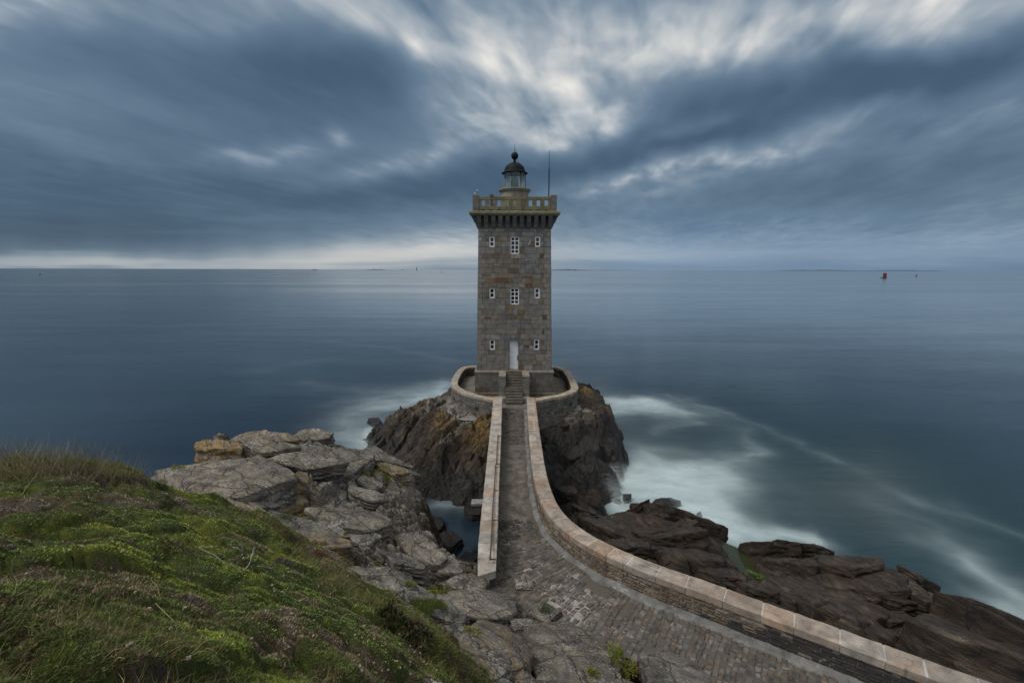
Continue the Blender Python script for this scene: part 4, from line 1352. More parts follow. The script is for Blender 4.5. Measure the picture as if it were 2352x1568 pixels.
# windows: white frame and bars (the window), dark pane as its sub-part
for u0, u1, z0, z1, typ in OPEN:
    yb = LY - half((z0 + z1) / 2) + .07
    xa, xb = LX + u0, LX + u1
    if typ == 'door':
        mb = MB()
        yd = LY - half(z0) + .30
        mb.box((xa + .04, yd, z0 + .05), (xb - .04, yd + .06, z1 - .16), (.7, .7, .7), .01)
        for k in range(1, 4):
            xx = xa + .04 + (xb - xa - .08) * k / 4
            mb.box((xx - .004, yd - .004, z0 + .07), (xx + .004, yd - .001, z1 - .18), (.7, .7, .7))
        mb.box((xa + .004, yd - .02, z1 - .15), (xb - .004, yd + .08, z1 - .004), (.2, .2, .2))
        door = mb.build('door', M_door, lh)
        mb = MB()
        mb.box((xb - .135, yd - .05, z0 + .85), (xb - .095, yd - .005, z0 + 1.30), (.1, .1, .1), .008)
        mb.build('handle', M_blk, door)
        for k in range(3):
            for xx in (xa + .09, (xa + xb) / 2):
                mb = MB()
                mb.box((xx - .012, yd - .012, z0 + .45 + k * .55), (xx + .012, yd - .005, z0 + .52 + k * .55), (.2, .08, .03))
                mb.build('door_stud', M_rust, door)
        mb = MB()
        mb.box((xa + .003, LY - half(z0) - .10, z0 + .002), (xb - .003, yd + .06, z0 + .045), (.2, .18, .16), .008)
        mb.build('doorstep', M_ashlar2, lh)
        continue
    fw = .105 if typ == 'small' else .085
    mb = MB()
    g_ = .004
    mb.box((xa + g_, yb, z0 + g_), (xa + fw, yb + .10, z1 - g_), (.8, .8, .8))
    mb.box((xb - fw, yb, z0 + g_), (xb - g_, yb + .10, z1 - g_), (.8, .8, .8))
    mb.box((xa + fw, yb + .002, z1 - fw), (xb - fw, yb + .10, z1 - g_), (.8, .8, .8))
    mb.box((xa + fw, yb - .02, z0 + g_), (xb - fw, yb + .10, z0 + fw), (.8, .8, .8))
    nrow = 2 if typ == 'small' else 4
    for k in range(1, nrow):
        zz_ = z0 + (z1 - z0) * k / nrow
        mb.box((xa + fw, yb + .02, zz_ - .03), (xb - fw, yb + .08, zz_ + .03), (.8, .8, .8))
    if typ == 'tall':
        mb.box(((xa + xb) / 2 - .032, yb + .015, z0 + fw), ((xa + xb) / 2 + .032, yb + .075, z1 - fw), (.8, .8, .8))
    wn = mb.build('window', M_white, lh)
    mb = MB()
    mb.box((xa + fw - .01, yb + .05, z0 + fw - .01), (xb - fw + .01, yb + .066, z1 - fw + .01), (.02, .02, .02))
    mb.build('pane', M_glassdark, wn)

# corbels
CZ0, CZ1 = ZT, 15.32
CH = 3.66                                # half width of the gallery deck
mbs = MB()
for (nx, ny) in ((0, -1), (1, 0), (0, 1), (-1, 0)):
    for k in range(11):
        u = -2.98 + k * (5.96 / 10)
        wd = .17
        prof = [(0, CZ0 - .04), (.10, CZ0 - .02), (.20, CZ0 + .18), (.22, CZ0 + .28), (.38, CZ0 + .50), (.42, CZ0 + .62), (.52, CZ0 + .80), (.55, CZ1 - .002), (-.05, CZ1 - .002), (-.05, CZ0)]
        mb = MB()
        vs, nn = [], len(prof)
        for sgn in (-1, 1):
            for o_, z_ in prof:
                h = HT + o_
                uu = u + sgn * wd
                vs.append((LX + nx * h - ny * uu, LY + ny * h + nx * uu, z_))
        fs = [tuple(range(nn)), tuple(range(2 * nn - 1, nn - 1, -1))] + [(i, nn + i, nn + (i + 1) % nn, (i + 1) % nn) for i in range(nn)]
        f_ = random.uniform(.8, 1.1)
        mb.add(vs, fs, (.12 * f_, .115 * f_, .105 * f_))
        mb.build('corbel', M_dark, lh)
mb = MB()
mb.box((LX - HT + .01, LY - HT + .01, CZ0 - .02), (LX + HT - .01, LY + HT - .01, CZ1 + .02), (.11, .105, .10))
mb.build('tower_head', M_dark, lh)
mb = MB()
mb.box((LX - CH, LY - CH, CZ1), (LX + CH, LY + CH, CZ1 + .12), (.15, .14, .10), .03)
for i in range(12):
    pass
mb.box((LX - CH - .12, LY - CH - .12, CZ1 + .122), (LX + CH + .12, LY + CH + .12, CZ1 + .36), (.17, .155, .10), .08)
mb.build('cornice', M_moss, lh)
GZ = CZ1 + .36
PH = 1.22                                # parapet height
ph = 3.46
mb = MB()
col_p = (.155, .145, .095)
for (nx, ny) in ((0, -1), (1, 0), (0, 1), (-1, 0)):
    def bx(u0, u1, d0, d1, z0, z1, c=col_p, bev=0.0):
        pts_ = [(LX + nx * d - ny * u, LY + ny * d + nx * u) for u, d in ((u0, d0), (u1, d0), (u1, d1), (u0, d1))]
        xs, ys = [p_[0] for p_ in pts_], [p_[1] for p_ in pts_]
        mb.box((min(xs), min(ys), z0), (max(xs), max(ys), z1), c, bev)
    n_op, sp, ow = 9, .655, .145
    ed = [-2.95] + [v for k in range(n_op) for v in ((k - 4) * sp - ow, (k - 4) * sp + ow)] + [2.95]
    for a, b_ in zip(ed[::2], ed[1::2]):  # piers between the openings
        k_ = random.uniform(.85, 1.12)
        bx(a, b_, ph - .28, ph, GZ + .14, GZ + .92, tuple(v * k_ for v in col_p), .01)
    u = -2.95
    for z0, z1, out_ in ((GZ + .92, GZ + PH - .05, .012), (GZ + .14, GZ + .40, -.004)):
        u = -2.95
        while u < 2.94:
            ub = min(2.95, u + random.uniform(.6, 1.0))
            if 2.95 - ub < .3:
                ub = 2.95
            k_ = random.uniform(.8, 1.15)
            bx(u + .003, ub - .003, ph - .28 - out_, ph + out_, z0 + .002, z1, tuple(v * k_ for v in col_p), .012)
            u = ub
    for k in range(n_op + 1):             # feet that leave the drain slots
        a = -2.95 if k == 0 else (k - 1 - 4) * sp + .125
        b_ = 2.95 if k == n_op else (k - 4) * sp - .125
        bx(a, b_, ph - .27, ph - .005, GZ + .0, GZ + .142, tuple(v * .9 for v in col_p))
parapet = mb.build('parapet', M_moss, lh)
for sx in (-1, 1):
    for sy in (-1, 1):
        mb = MB()
        mb.box((LX + sx * (ph + .03) - (.52 if sx > 0 else 0), LY + sy * (ph + .03) - (.52 if sy > 0 else 0), GZ + .002),
               (LX + sx * (ph + .03) + (.52 if sx < 0 else 0), LY + sy * (ph + .03) + (.52 if sy < 0 else 0), GZ + PH + .11), (.13, .125, .11), .045)
        mb.build('corner_pier', M_dark, lh)
# lantern
mb = MB()
mb.lathe([(0.1, GZ - .01), (1.24, GZ), (1.24, GZ + 1.98), (1.28, GZ + 2.0), (1.40, GZ + 2.16), (1.40, GZ + 2.27), (1.30, GZ + 2.30), (.9, GZ + 2.32), (0.0, GZ + 2.32)], LX, LY, (.26, .235, .20), 48)
drum = mb.build('lantern_drum', M_ashlar2, lh, True)
drum.data.polygons.foreach_set('use_smooth', np.zeros(len(drum.data.polygons), bool))
mb = MB()
mb.lathe([(1.415, GZ + 2.15), (1.43, GZ + 2.19), (1.43, GZ + 2.25), (1.415, GZ + 2.28)], LX, LY, (.19, .18, .12), 48)
mb.build('drum_moulding', M_moss, drum)
LZ0, LZ1 = GZ + 2.32, GZ + 3.66
mb = MB()
mb.lathe([(.975, LZ0), (.975, LZ1)], LX, LY, (1, 1, 1), 40)
glz = mb.build('lantern_glazing', M_glass, lh, True)
for k in range(8):
    a = math.radians(22.5 + 45 * k + 8)
    mb = MB()
    mb.tube([(LX + .99 * math.cos(a), LY + .99 * math.sin(a), LZ0), (LX + .99 * math.cos(a), LY + .99 * math.sin(a), LZ1)], .020, (.03, .05, .05))
    mb.build('glazing_bar', M_iron, glz)
mb = MB()
prof = [(.05, LZ0)]
for k in range(22):
    t = k / 21
    r_ = .34 * (1 - max(0, (t - .62) / .38) ** 2 * .45) * (1 - max(0, (.2 - t) / .2) * .12)
    prof.append((r_ + (.022 if k % 2 else 0), LZ0 + .12 + t * .92))
prof.append((.04, LZ0 + 1.10))
mb.lathe(prof, LX, LY, (.2, .3, .28), 24)
mb.build('lens', M_lens, lh)
mb = MB()
prof = [(1.0, LZ1 - .02), (1.16, LZ1 + .0), (1.17, LZ1 + .05), (1.0, LZ1 + .11), (.94, LZ1 + .20)]
for k in range(1, 13):
    a = k / 12 * math.pi / 2 * .93
    prof.append((.93 * math.cos(a) + .0, LZ1 + .20 + .76 * math.sin(a)))
prof += [(.11, LZ1 + .98), (.15, LZ1 + 1.04), (.08, LZ1 + 1.10), (.14, LZ1 + 1.16), (.09, LZ1 + 1.22)]
mb.lathe(prof, LX, LY, (.02, .03, .03), 48)
dome = mb.build('dome', M_iron, lh, True)
mb = MB()
mb.lathe([(.32 * math.sin(math.pi * k / 14), LZ1 + 1.20 + .32 - .32 * math.cos(math.pi * k / 14)) for k in range(15)], LX, LY, (.02, .03, .03), 24)
mb.build('ball', M_iron, dome, True)
mb = MB()
mb.tube([(LX, LY, LZ1 + 1.8), (LX + .01, LY, LZ1 + 2.55)], [.03, .014], (.02, .02, .02), 6)
mb.build('lightning_rod', M_iron, dome)
mb = MB()
mb.tube([(LX + .05, LY - .1, LZ1 + 2.0), (LX + .16, LY - .2, LZ1 + 1.9), (LX + .22, LY - .2, LZ1 + 1.1), (LX + .42, LY - .85, LZ1 + .75), (LX + .55, LY - .98, LZ1 + .12), (LX + .62, LY - 1.02, LZ0), (LX + .66, LY - 1.26, GZ + 1.9), (LX + .66, LY - 1.27, GZ)],
        .014, (.03, .03, .03), 5)
mb.build('earth_cable', M_iron, dome)
mb = MB()
c_ = at(1129.5, 448, d=40.5)
mb.box((c_[0] - .13, 40.4, GZ), (c_[0] + .13, 40.66, c_[2] - .12), (.12, .11, .10), .01)
mb.box((c_[0] - .18, 40.35, c_[2] - .118), (c_[0] + .18, 40.71, c_[2] - .03), (.09, .085, .08), .02)
mb.box((c_[0] - .15, 40.38, c_[2] - .028), (c_[0] + .15, 40.68, c_[2] + .05), (.08, .075, .07), .02)
mb.build('chimney', M_dark, lh)

# antenna mast clamped to the parapet
a0, a1 = at(1260.5, 449, d=39.6), at(1260.5, 345, d=39.6)
an = empty('antenna', (a0[0], 39.6, a0[2]), 'thin whip antenna standing on the stone gallery parapet beside the lantern', 'antenna')
mb = MB()
mb.tube([(a0[0], 39.6, GZ + .6), (a0[0], 39.6, a0[2] + 2.1)], .045, (.02, .02, .02), 8)
mb.build('mast', M_iron, an)
mb = MB()
mb.tube([(a0[0], 39.6, a0[2] + 2.05), (a0[0], 39.6, a1[2])], [.026, .014], (.05, .05, .05), 6)
mb.build('whip', M_iron, an)
mb = MB()
mb.box((a0[0] - .07, 39.34, a0[2] - .30), (a0[0] + .07, 39.66, a0[2] - .22), (.03, .03, .03))
mb.build('clamp', M_iron, an)


# gull on the corner pier: one skinned body
def skin_body(name, chains, mat, loc, col=None):
    """chains: lists of ((x,y,z), radius); later chains start at an index of the first."""
    bm = bmesh.new()
    lay = bm.verts.layers.skin.verify()
    allv = []
    for ch, root in chains:
        prev = allv[root] if root is not None else None
        for p_, r_ in ch:
            v = bm.verts.new(p_)
            v[lay].radius = (r_, r_)
            allv.append(v)
            if prev is not None:
                bm.edges.new((prev, v))
            prev = v
    allv[0][lay].use_root = True
    me = bpy.data.meshes.new(name)
    bm.to_mesh(me)
    bm.free()
    o = bpy.data.objects.new(name, me)
    link(o)
    o.location = loc
    md = o.modifiers.new('skin', 'SKIN')
    md.use_smooth_shade = True
    o.modifiers.new('sub', 'SUBSURF').levels = 1
    o.modifiers['sub'].render_levels = 1
    me.materials.append(mat)
    return o


def gull_mat():
    m, n, bs, pos, nrm, out = new_mat('gull_feathers')
    tcn = n.node('ShaderNodeTexCoord')
    x, y, z = n.sep(tcn.outputs['Object'])
    back = n.math('MULTIPLY', n.step(z, .17, .21), n.math('SUBTRACT', 1.0, n.step(z, .28, .31)))
    c = n.mix(back, (.55, .55, .54), (.10, .105, .115))
    c = n.mix(n.math('SUBTRACT', 1.0, n.step(z, .09, .11)), c, (.28, .17, .13))
    n.put(bs.inputs['Base Color'], c)
    n.put(bs.inputs['Roughness'], .8)
    return m


gp = (LX - ph + .24, LY - ph + .22, GZ + PH + .11)
gull = skin_body('gull', [([((0, 0, .19), .075), ((.10, 0, .17), .055), ((.20, 0, .15), .030), ((.30, 0, .13), .012)], None),
                          ([((-.09, 0, .23), .070), ((-.13, 0, .30), .040), ((-.145, 0, .37), .042), ((-.18, 0, .385), .026), ((-.22, 0, .375), .010), ((-.25, 0, .365), .006)], 0),
                          ([((.01, .045, .10), .018), ((.01, .045, .05), .010), ((.0, .045, .0), .010), ((-.04, .045, .005), .012)], 0),
                          ([((.01, -.045, .10), .018), ((.01, -.045, .05), .010), ((.0, -.045, .0), .010), ((-.04, -.045, .005), .012)], 0)], gull_mat(), gp)
gull.rotation_euler.z = math.radians(140)
tag(gull, 'small grey and white gull perched on the corner of the lighthouse gallery', 'bird')

# stairs up to the door
st = empty('stone_staircase', (LX, 36.4, 0), 'straight flight of dark stone steps leading up to the white lighthouse door', 'stairs')
NS = 12
y0_, y1_ = 36.15, 39.0
sw0, sw1 = LX - .72, LX + .70
for k in range(NS):
    ya = y0_ + (y1_ - y0_) * k / NS
    mb = MB()
    f_ = random.uniform(.85, 1.1)
    mb.box((sw0, ya, ZB * k / NS - (.0 if k else .2)), (sw1, y1_ + .2, ZB * (k + 1) / NS - .004), (.10 * f_, .092 * f_, .072 * f_), .02)
    mb.build('step', M_ashlar2, st)
for sx, (xa, xb) in ((-1, (sw0 - .58, sw0 - .005)), (1, (sw1 + .005, sw1 + .58))):
    mb = MB()
    yf = 37.35
    for i in range(5):
        z0, z1 = i * .39, (i + 1) * .39
        f_ = random.uniform(.85, 1.1)
        mb.box((xa, yf + random.uniform(-.004, .004), z0 + .003), (xb, y1_ + .35, z1 - .003), (.19 * f_, .175 * f_, .158 * f_), .012)
    mb.prism([(xa - .02, yf - .03), (xb + .02, yf - .03), (xb + .02, y1_ + .36), (xa - .02, y1_ + .36)], 1.952, 2.12, (.25, .215, .18), .035)
    mb.box((xa, 36.55, -.2), (xb, yf - .01, .36), (.18, .16, .14), .02)
    mb.build('side_wall', M_ashlar2, st)

# ================================================================== WALLS
RUBPAL = [(.16, .13, .10), (.19, .165, .135), (.13, .095, .068), (.15, .115, .082), (.21, .19, .165), (.11, .085, .065), (.17, .105, .062)]


def rubble_face(mb, P, N, zlo, zhi, hmean, rnd_, flat=1.0, pal=RUBPAL, dens=.93, slate=None):
    """Courses of irregular stones along plan polyline P, facing N (unit normals)."""
    s = np.concatenate([[0], np.cumsum(np.linalg.norm(np.diff(P, axis=0), axis=1))])
    L = s[-1]

    def pt(t, z):
        return np.array([np.interp(t, s, P[:, 0]), np.interp(t, s, P[:, 1]), z])

    def nm(t):
        return np.array([np.interp(t, s, N[:, 0]), np.interp(t, s, N[:, 1]), 0])
    z = zlo
    while z < zhi - .03:
        zt = min(zhi, z + hmean * rnd_.uniform(.75, 1.3))
        if zhi - zt < .06:
            zt = zhi
        t = rnd_.uniform(-.3, 0)
        while t < L:
            wd = hmean * rnd_.uniform(1.0, 3.1) * flat
            a, b_ = max(0, t), min(L, t + wd)
            t += wd
            if b_ - a < .07 or rnd_.random() > dens:
                continue
            g_ = rnd_.uniform(.012, .03)
            za, zb_ = z + g_ * rnd_.uniform(.4, 1), zt - g_ * rnd_.uniform(.4, 1)
            if zb_ - za < .03:
                continue
            k_ = rnd_.uniform(.75, 1.2)
            col = tuple(v * k_ for v in pal[rnd_.randrange(len(pal))])
            n_ = nm((a + b_) / 2)
            if slate is not None and slate(pt((a + b_) / 2, (za + zb_) / 2)):
                col = tuple(v * .30 for v in (.15, .14, .14))
                g_ *= .3
                za, zb_ = z + .004, zt - .004
            mb.stone([pt(a + g_, za), pt(b_ - g_, za), pt(b_ - g_, zb_), pt(a + g_, zb_)], n_, rnd_.uniform(.010, .035), col, .016, .07)
        z = zt


def sweep(mb, P, prof_fn, col):
    """prof_fn(i) -> list of xyz points (closed loop) for station i."""
    n0, vs = None, []
    for i in range(len(P)):
        pr = prof_fn(i)
        n0 = len(pr)
        vs += pr
    fs = [(i * n0 + k, i * n0 + (k + 1) % n0, (i + 1) * n0 + (k + 1) % n0, (i + 1) * n0 + k) for i in range(len(P) - 1) for k in range(n0)]
    fs += [tuple(range(n0 - 1, -1, -1)), tuple(range((len(P) - 1) * n0, len(P) * n0))]
    mb.add(vs, fs, col)


def coping(mb, P, N, w0, w1, z0, z1, lens, cols, rnd_, gap=.012):
    """Cap stones along P, spanning offsets w0..w1 along N."""
    s = np.concatenate([[0], np.cumsum(np.linalg.norm(np.diff(P, axis=0), axis=1))])
    t, L = 0.0, s[-1]

    def pt(tt, wv):
        a = np.array([np.interp(tt, s, P[:, 0]), np.interp(tt, s, P[:, 1])])
        b_ = np.array([np.interp(tt, s, N[:, 0]), np.interp(tt, s, N[:, 1])])
        return a + b_ * wv
    while t < L - .05:
        l = rnd_.uniform(*lens)
        e = min(L, t + l)
        if L - e < .35:
            e = L
        parts = [(w0, w1)]
        if rnd_.random() < .18:
            m_ = w0 + (w1 - w0) * rnd_.uniform(.45, .72)
            parts = [(w0, m_ - gap / 2), (m_ + gap / 2, w1)]
        for wa, wb in parts:
            k_ = rnd_.uniform(.86, 1.12)
            c_ = cols[rnd_.randrange(len(cols))]
            sub = max(1, int((e - t) / .3))
            tt = np.linspace(t + gap, e - gap, sub + 1)
            A = [pt(v, wa) for v in tt]
            B = [pt(v, wb) for v in tt]
            dz_ = rnd_.uniform(-.008, .008)
            poly = A + B[::-1]
            area = sum(poly[i][0] * poly[(i + 1) % len(poly)][1] - poly[(i + 1) % len(poly)][0] * poly[i][1] for i in range(len(poly)))
            if area < 0:
                poly = poly[::-1]
            # chamfered upper rim, inset towards the stone's middle line
            n_ = len(poly)
            Pq = np.array(poly)
            nxt, prv = np.roll(Pq, -1, 0), np.roll(Pq, 1, 0)
            e1, e2 = nxt - Pq, Pq - prv
            e1 /= np.linalg.norm(e1, axis=1, keepdims=True) + 1e-9
            e2 /= np.linalg.norm(e2, axis=1, keepdims=True) + 1e-9
            inw = np.stack([-(e1[:, 1] + e2[:, 1]), e1[:, 0] + e2[:, 0]], 1)
            inw /= np.linalg.norm(inw, axis=1, keepdims=True) + 1e-9
            Q = Pq + inw * np.array([[rnd_.uniform(.018, .05)] for _ in range(n_)])
            Pq = Pq + np.array([[rnd_.uniform(-.008, .008), rnd_.uniform(-.008, .008)] for _ in range(n_)])
            vs = [(*p_, z0) for p_ in Pq] + [(*p_, z1 - .025 + dz_) for p_ in Pq] + [(*p_, z1 + dz_) for p_ in Q]
            fs = [tuple(range(n_ - 1, -1, -1)), tuple(range(2 * n_, 3 * n_))]
            for k in range(n_):
                k2 = (k + 1) % n_
                fs += [(k, k2, n_ + k2, n_ + k), (n_ + k, n_ + k2, 2 * n_ + k2, 2 * n_ + k)]
            mb.add(vs, fs, tuple(v * k_ for v in c_))
        t = e


CAPR = [(.33, .275, .23), (.36, .30, .25), (.32, .285, .25), (.37, .31, .26), (.32, .245, .19), (.325, .295, .265)]
CAPL = [(.38, .34, .295), (.37, .33, .285), (.39, .32, .26), (.345, .33, .305), (.39, .355, .315)]
CAPE = [(.34, .30, .245), (.36, .32, .27), (.33, .31, .285), (.36, .285, .21)]
rnd_ = random.Random(3)
# right wall
rw = empty('stone_wall', (float(r_in[40, 0]), float(r_in[40, 1]), 0), 'long curving stone wall with pale pink granite coping beside the cobbled path', 'wall')
mb = MB()
coping(mb, r_in, r_n, -.02, .66, WALL_Z - .24, WALL_Z, (.75, 1.15), CAPR, rnd_)
mb.build('coping', M_cop, rw)
mb = MB()
sweep(mb, r_in, lambda i: [(*(r_in[i] + r_n[i] * .005), WALL_Z - .23), (*(r_in[i] + r_n[i] * .005), WALL_Z - .035), (*(r_in[i] + r_n[i] * .03), WALL_Z - .012), (*(r_in[i] + r_n[i] * .62), WALL_Z - .012), (*(r_in[i] + r_n[i] * .64), WALL_Z - .23)], (.44, .42, .40))
mb.build('joint_mortar', M_mortar, rw)
mb = MB()
rubble_face(mb, r_in + r_n * .012, -r_n[:], 0.02, WALL_Z - .255, .10, rnd_, 1.2, slate=lambda p_: p_[0] > 6.6 + 3.0 * (p_[2] - .2) + .5 * math.sin(p_[0] * 9))
mb.build('stonework', M_rub, rw)
mb = MB()
rubble_face(mb, (r_out - r_n * .02)[::-1], r_n[::-1], -.9, WALL_Z - .255, .2, rnd_, 1.0)
ston = mb.build('stonework', M_rub, rw)
mb = MB()
sweep(mb, r_in, lambda i: [(*(r_in[i] + r_n[i] * .02), -1.2), (*(r_in[i] + r_n[i] * .02), WALL_Z - .235), (*(r_in[i] + r_n[i] * .61), WALL_Z - .235), (*(r_in[i] + r_n[i] * .66), -2.4)], (.235, .215, .185))
mb.build('mortar_core', M_mortar, ston)
# left wall of the bridge
lw = empty('bridge_parapet', (float(l_in[20, 0]), float(l_in[20, 1]), 0), 'straight low stone parapet with weathered coping on the western edge of the bridge', 'wall')
mb = MB()
nz = 8
coping(mb, l_in[:-5], l_n[:-5], -.01, .69, WALL_Z - .22, WALL_Z, (.6, 1.0), CAPL, rnd_)
# sloped end stone
e0, e1 = l_in[-6], l_in[-1]
en = l_n[-3]
o0, o1 = e0 + en * .69, e1 + en * .60 + (e1 - e0) * .35
vs = [(*e0, WALL_Z - .22), (*o0, WALL_Z - .22), (*o1, .42), (*(e1 + (e1 - e0) * .1), .42), (*e0, WALL_Z - .005), (*o0, WALL_Z - .005), (*o1, WALL_Z - .22), (*(e1 + (e1 - e0) * .1), WALL_Z - .22)]
mb.add(vs, [(0, 1, 2, 3), (7, 6, 5, 4), (0, 4, 5, 1), (1, 5, 6, 2), (2, 6, 7, 3), (3, 7, 4, 0)], (.40, .37, .335))
mb.build('coping', M_cop, lw)
mb = MB()
sweep(mb, l_in[:-6], lambda i: [(*(l_in[i] + l_n[i] * .01), WALL_Z - .21), (*(l_in[i] + l_n[i] * .01), WALL_Z - .035), (*(l_in[i] + l_n[i] * .03), WALL_Z - .012), (*(l_in[i] + l_n[i] * .65), WALL_Z - .012), (*(l_in[i] + l_n[i] * .665), WALL_Z - .21)], (.42, .41, .39))
mb.build('joint_mortar', M_mortar, lw)
mb = MB()
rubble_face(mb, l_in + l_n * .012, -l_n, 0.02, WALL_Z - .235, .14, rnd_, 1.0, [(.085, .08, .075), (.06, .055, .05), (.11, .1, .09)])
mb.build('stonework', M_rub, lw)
mb = MB()
rubble_face(mb, (l_out - l_n * .02)[::-1], l_n[::-1], -.9, WALL_Z - .235, .2, rnd_, 1.0)
ston = mb.build('stonework', M_rub, lw)
mb = MB()
sweep(mb, l_in, lambda i: [(*(l_in[i] + l_n[i] * .02), -1.2), (*(l_in[i] + l_n[i] * .02), WALL_Z - .215), (*(l_in[i] + l_n[i] * .64), WALL_Z - .215), (*(l_in[i] + l_n[i] * .66), -1.2)], (.12, .115, .105))
mb.build('mortar_core', M_mortar, ston)

# enclosure wall round the foot of the tower
ENC_PX = [(1135.5, 918.8), (1110.7, 915), (1080, 908), (1050.9, 897), (1034.8, 885), (1035.6, 876.5), (1045, 857.6), (1056.7, 843.5), (1069.8, 840.3), (1093, 839)]
ENC_PX2 = [(1266.7, 839), (1285.7, 841), (1306, 848.8), (1317.8, 867), (1328, 886), (1328, 896), (1298.8, 908), (1262, 913.7), (1229.5, 919.5)]
EZ = .86
e_out = smooth_line(resample(np.concatenate([[at(a, b, z=EZ)[:2] for a, b in ENC_PX], [at(a, b, z=EZ)[:2] for a, b in ENC_PX2]]), .25), 10)
e_n = normals2(e_out)
if np.dot(e_n[len(e_n) // 2], np.array([LX, LY]) - e_out[len(e_n) // 2]) < 0:
    e_n = -e_n
ew = empty('enclosure_wall', (LX, LY, -.1), 'rounded stone wall with drain holes enclosing the terrace at the foot of the lighthouse', 'wall')
mb = MB()
coping(mb, e_out, e_n, -.03, .60, EZ - .22, EZ, (.8, 1.3), CAPE, rnd_)
mb.build('coping', M_cop, ew)
mb = MB()
GREY = [(.13, .125, .12), (.16, .15, .14), (.105, .10, .095), (.15, .13, .105), (.18, .17, .155)]
rubble_face(mb, e_out + e_n * .012, -e_n, -1.1, EZ - .235, .15, rnd_, 1.3, GREY)
rubble_face(mb, (e_out + e_n * .57)[::-1], e_n[::-1], -.1, EZ - .235, .15, rnd_, 1.2, [(.09, .08, .065), (.12, .105, .08), (.07, .06, .05)])
ston = mb.build('stonework', M_rub, ew)
mb = MB()
sweep(mb, e_out, lambda i: [(*(e_out[i] + e_n[i] * .02), -2.2), (*(e_out[i] + e_n[i] * .02), EZ - .215), (*(e_out[i] + e_n[i] * .56), EZ - .215), (*(e_out[i] + e_n[i] * .56), -.9)], (.14, .135, .125))
mb.build('mortar_core', M_mortar, ston)
for a, b_ in ((1105, 934.5), (1320, 931), (1046, 915)):
    p_ = at(a, b_, z=-.12)
    i = int(np.argmin(np.hypot(e_out[:, 0] - p_[0], e_out[:, 1] - p_[1])))
    c_, nn = e_out[i], -e_n[i]
    t_ = np.array([-nn[1], nn[0]])
    mb = MB()
    vs = [(*(c_ + nn * o_ + t_ * s_), z_) for o_ in (-.05, .035) for s_, z_ in ((-.13, -.25), (.13, -.25), (.13, .05), (-.13, .05))]
    mb.add(vs, [(4, 5, 6, 7), (0, 4, 7, 3), (1, 2, 6, 5), (3, 7, 6, 2), (0, 1, 5, 4)], (.012, .012, .012))
    mb.build('drain_hole', M_blk, ew)

# terrace inside the enclosure
mb = MB()
fl = (e_out + e_n * .3)
mb.add([(*p_, -.10) for p_ in fl] + [(LX, LY, -.10)], [(i, (i + 1) % len(fl), len(fl)) for i in range(len(fl))], (.17, .155, .13))
tag(mb.build('terrace', M_conc), 'worn concrete terrace inside the round wall', kind='structure')
# concrete skirt outside
mb = MB()
sk = [i for i in range(0, len(e_out)) if e_out[i][0] < -.8 and e_out[i][1] < 42]
if sk:
    inn = [(*e_out[i], -.78) for i in sk]
    ou = [(*(e_out[i] - e_n[i] * (.75 + .35 * math.sin(i * .7) * math.sin(i * .23))), -1.02) for i in sk]
    mb.add(inn + ou, [(i, i + 1, len(sk) + i + 1, len(sk) + i) for i in range(len(sk) - 1)], (.20, .19, .185))
tag(mb.build('skirt_pavement', M_conc), 'grey concrete skirt at the foot of the round wall', kind='structure')

# bridge body with its arch
br = empty('bridge', (.0, 26, -1), 'narrow stone footbridge joining the headland to the lighthouse islet', 'bridge')
mb = MB()
xa, xb = -1.75, 1.75
arch = [(20.5, -6.5), (20.5, -4.0), (21.2, -2.6), (22.5, -1.7), (24.2, -1.35), (26, -1.7), (27.3, -2.6), (28, -4.0), (28, -6.5)]
outl = [(17.5, -6.5)] + arch + [(36.2, -6.5), (36.2, -.08), (17.5, -.08)]
n_ = len(outl)
xl_ = lambda y_: float(np.interp(y_, l_out[::-1, 1], l_out[::-1, 0])) + .06
xr_ = lambda y_: float(np.interp(y_, [19.5, 36], [np.interp(19.5, r_out[::-1, 1], r_out[::-1, 0]), r_out[0, 0]])) - .06
mb.add([(xl_(y_), y_, z_) for y_, z_ in outl] + [(xr_(y_), y_, z_) for y_, z_ in outl],
       [tuple(range(n_)), tuple(range(2 * n_ - 1, n_ - 1, -1))] + [(i, n_ + i, n_ + (i + 1) % n_, (i + 1) % n_) for i in range(n_)], (.13, .12, .11))
mb.build('arch', M_rub, br)

# ---- path: a mortar bed with cobbles laid in rows across it, concrete gutter along the wall
base = np.concatenate([l_in - l_n * .01, l_edge, (r_in + r_n * .05)[::-1]])
xs = np.arange(-3, 13, .11)
ys = np.arange(6, 36.6, .11)
XX, YY = np.meshgrid(xs, ys)
ZZ = .010 * fbm(XX * 1.2, YY * 1.2, 4, 203)
ins = inside(np.concatenate([l_in + l_n * .04, l_edge, (r_in + r_n * .04)[::-1]]), XX.ravel(), YY.ravel()).reshape(XX.shape)
F_ = grid_faces(len(ys), len(xs))
ok_ = ins.ravel()[F_].sum(1) >= 1
used, inv = np.unique(F_[ok_], return_inverse=True)
m, n, bs, pos, nrm, out = new_mat('path_bed')
x_, y_, z_ = n.sep(pos)
LIME = at(1300, 1398, z=0)[:2]
nz1 = n.noise(pos, 1.4, 6, 0.65, 0.3)
nz2 = n.noise(pos, 9, 6, 0.7)
nz3 = n.noise(pos, 40, 4, 0.7)
dirt = n.mix(nz2, (.045, .040, .033), (.14, .125, .105))
conc = n.mix(n.step(n.math('ADD', n.math('MULTIPLY', nz1, .6), n.math('MULTIPLY', nz2, .4)), .38, .64), (.05, .043, .036), (.19, .172, .15))
yw = n.math('ADD', y_, n.math('MULTIPLY', n.math('SUBTRACT', nz1, .5), 3.2))
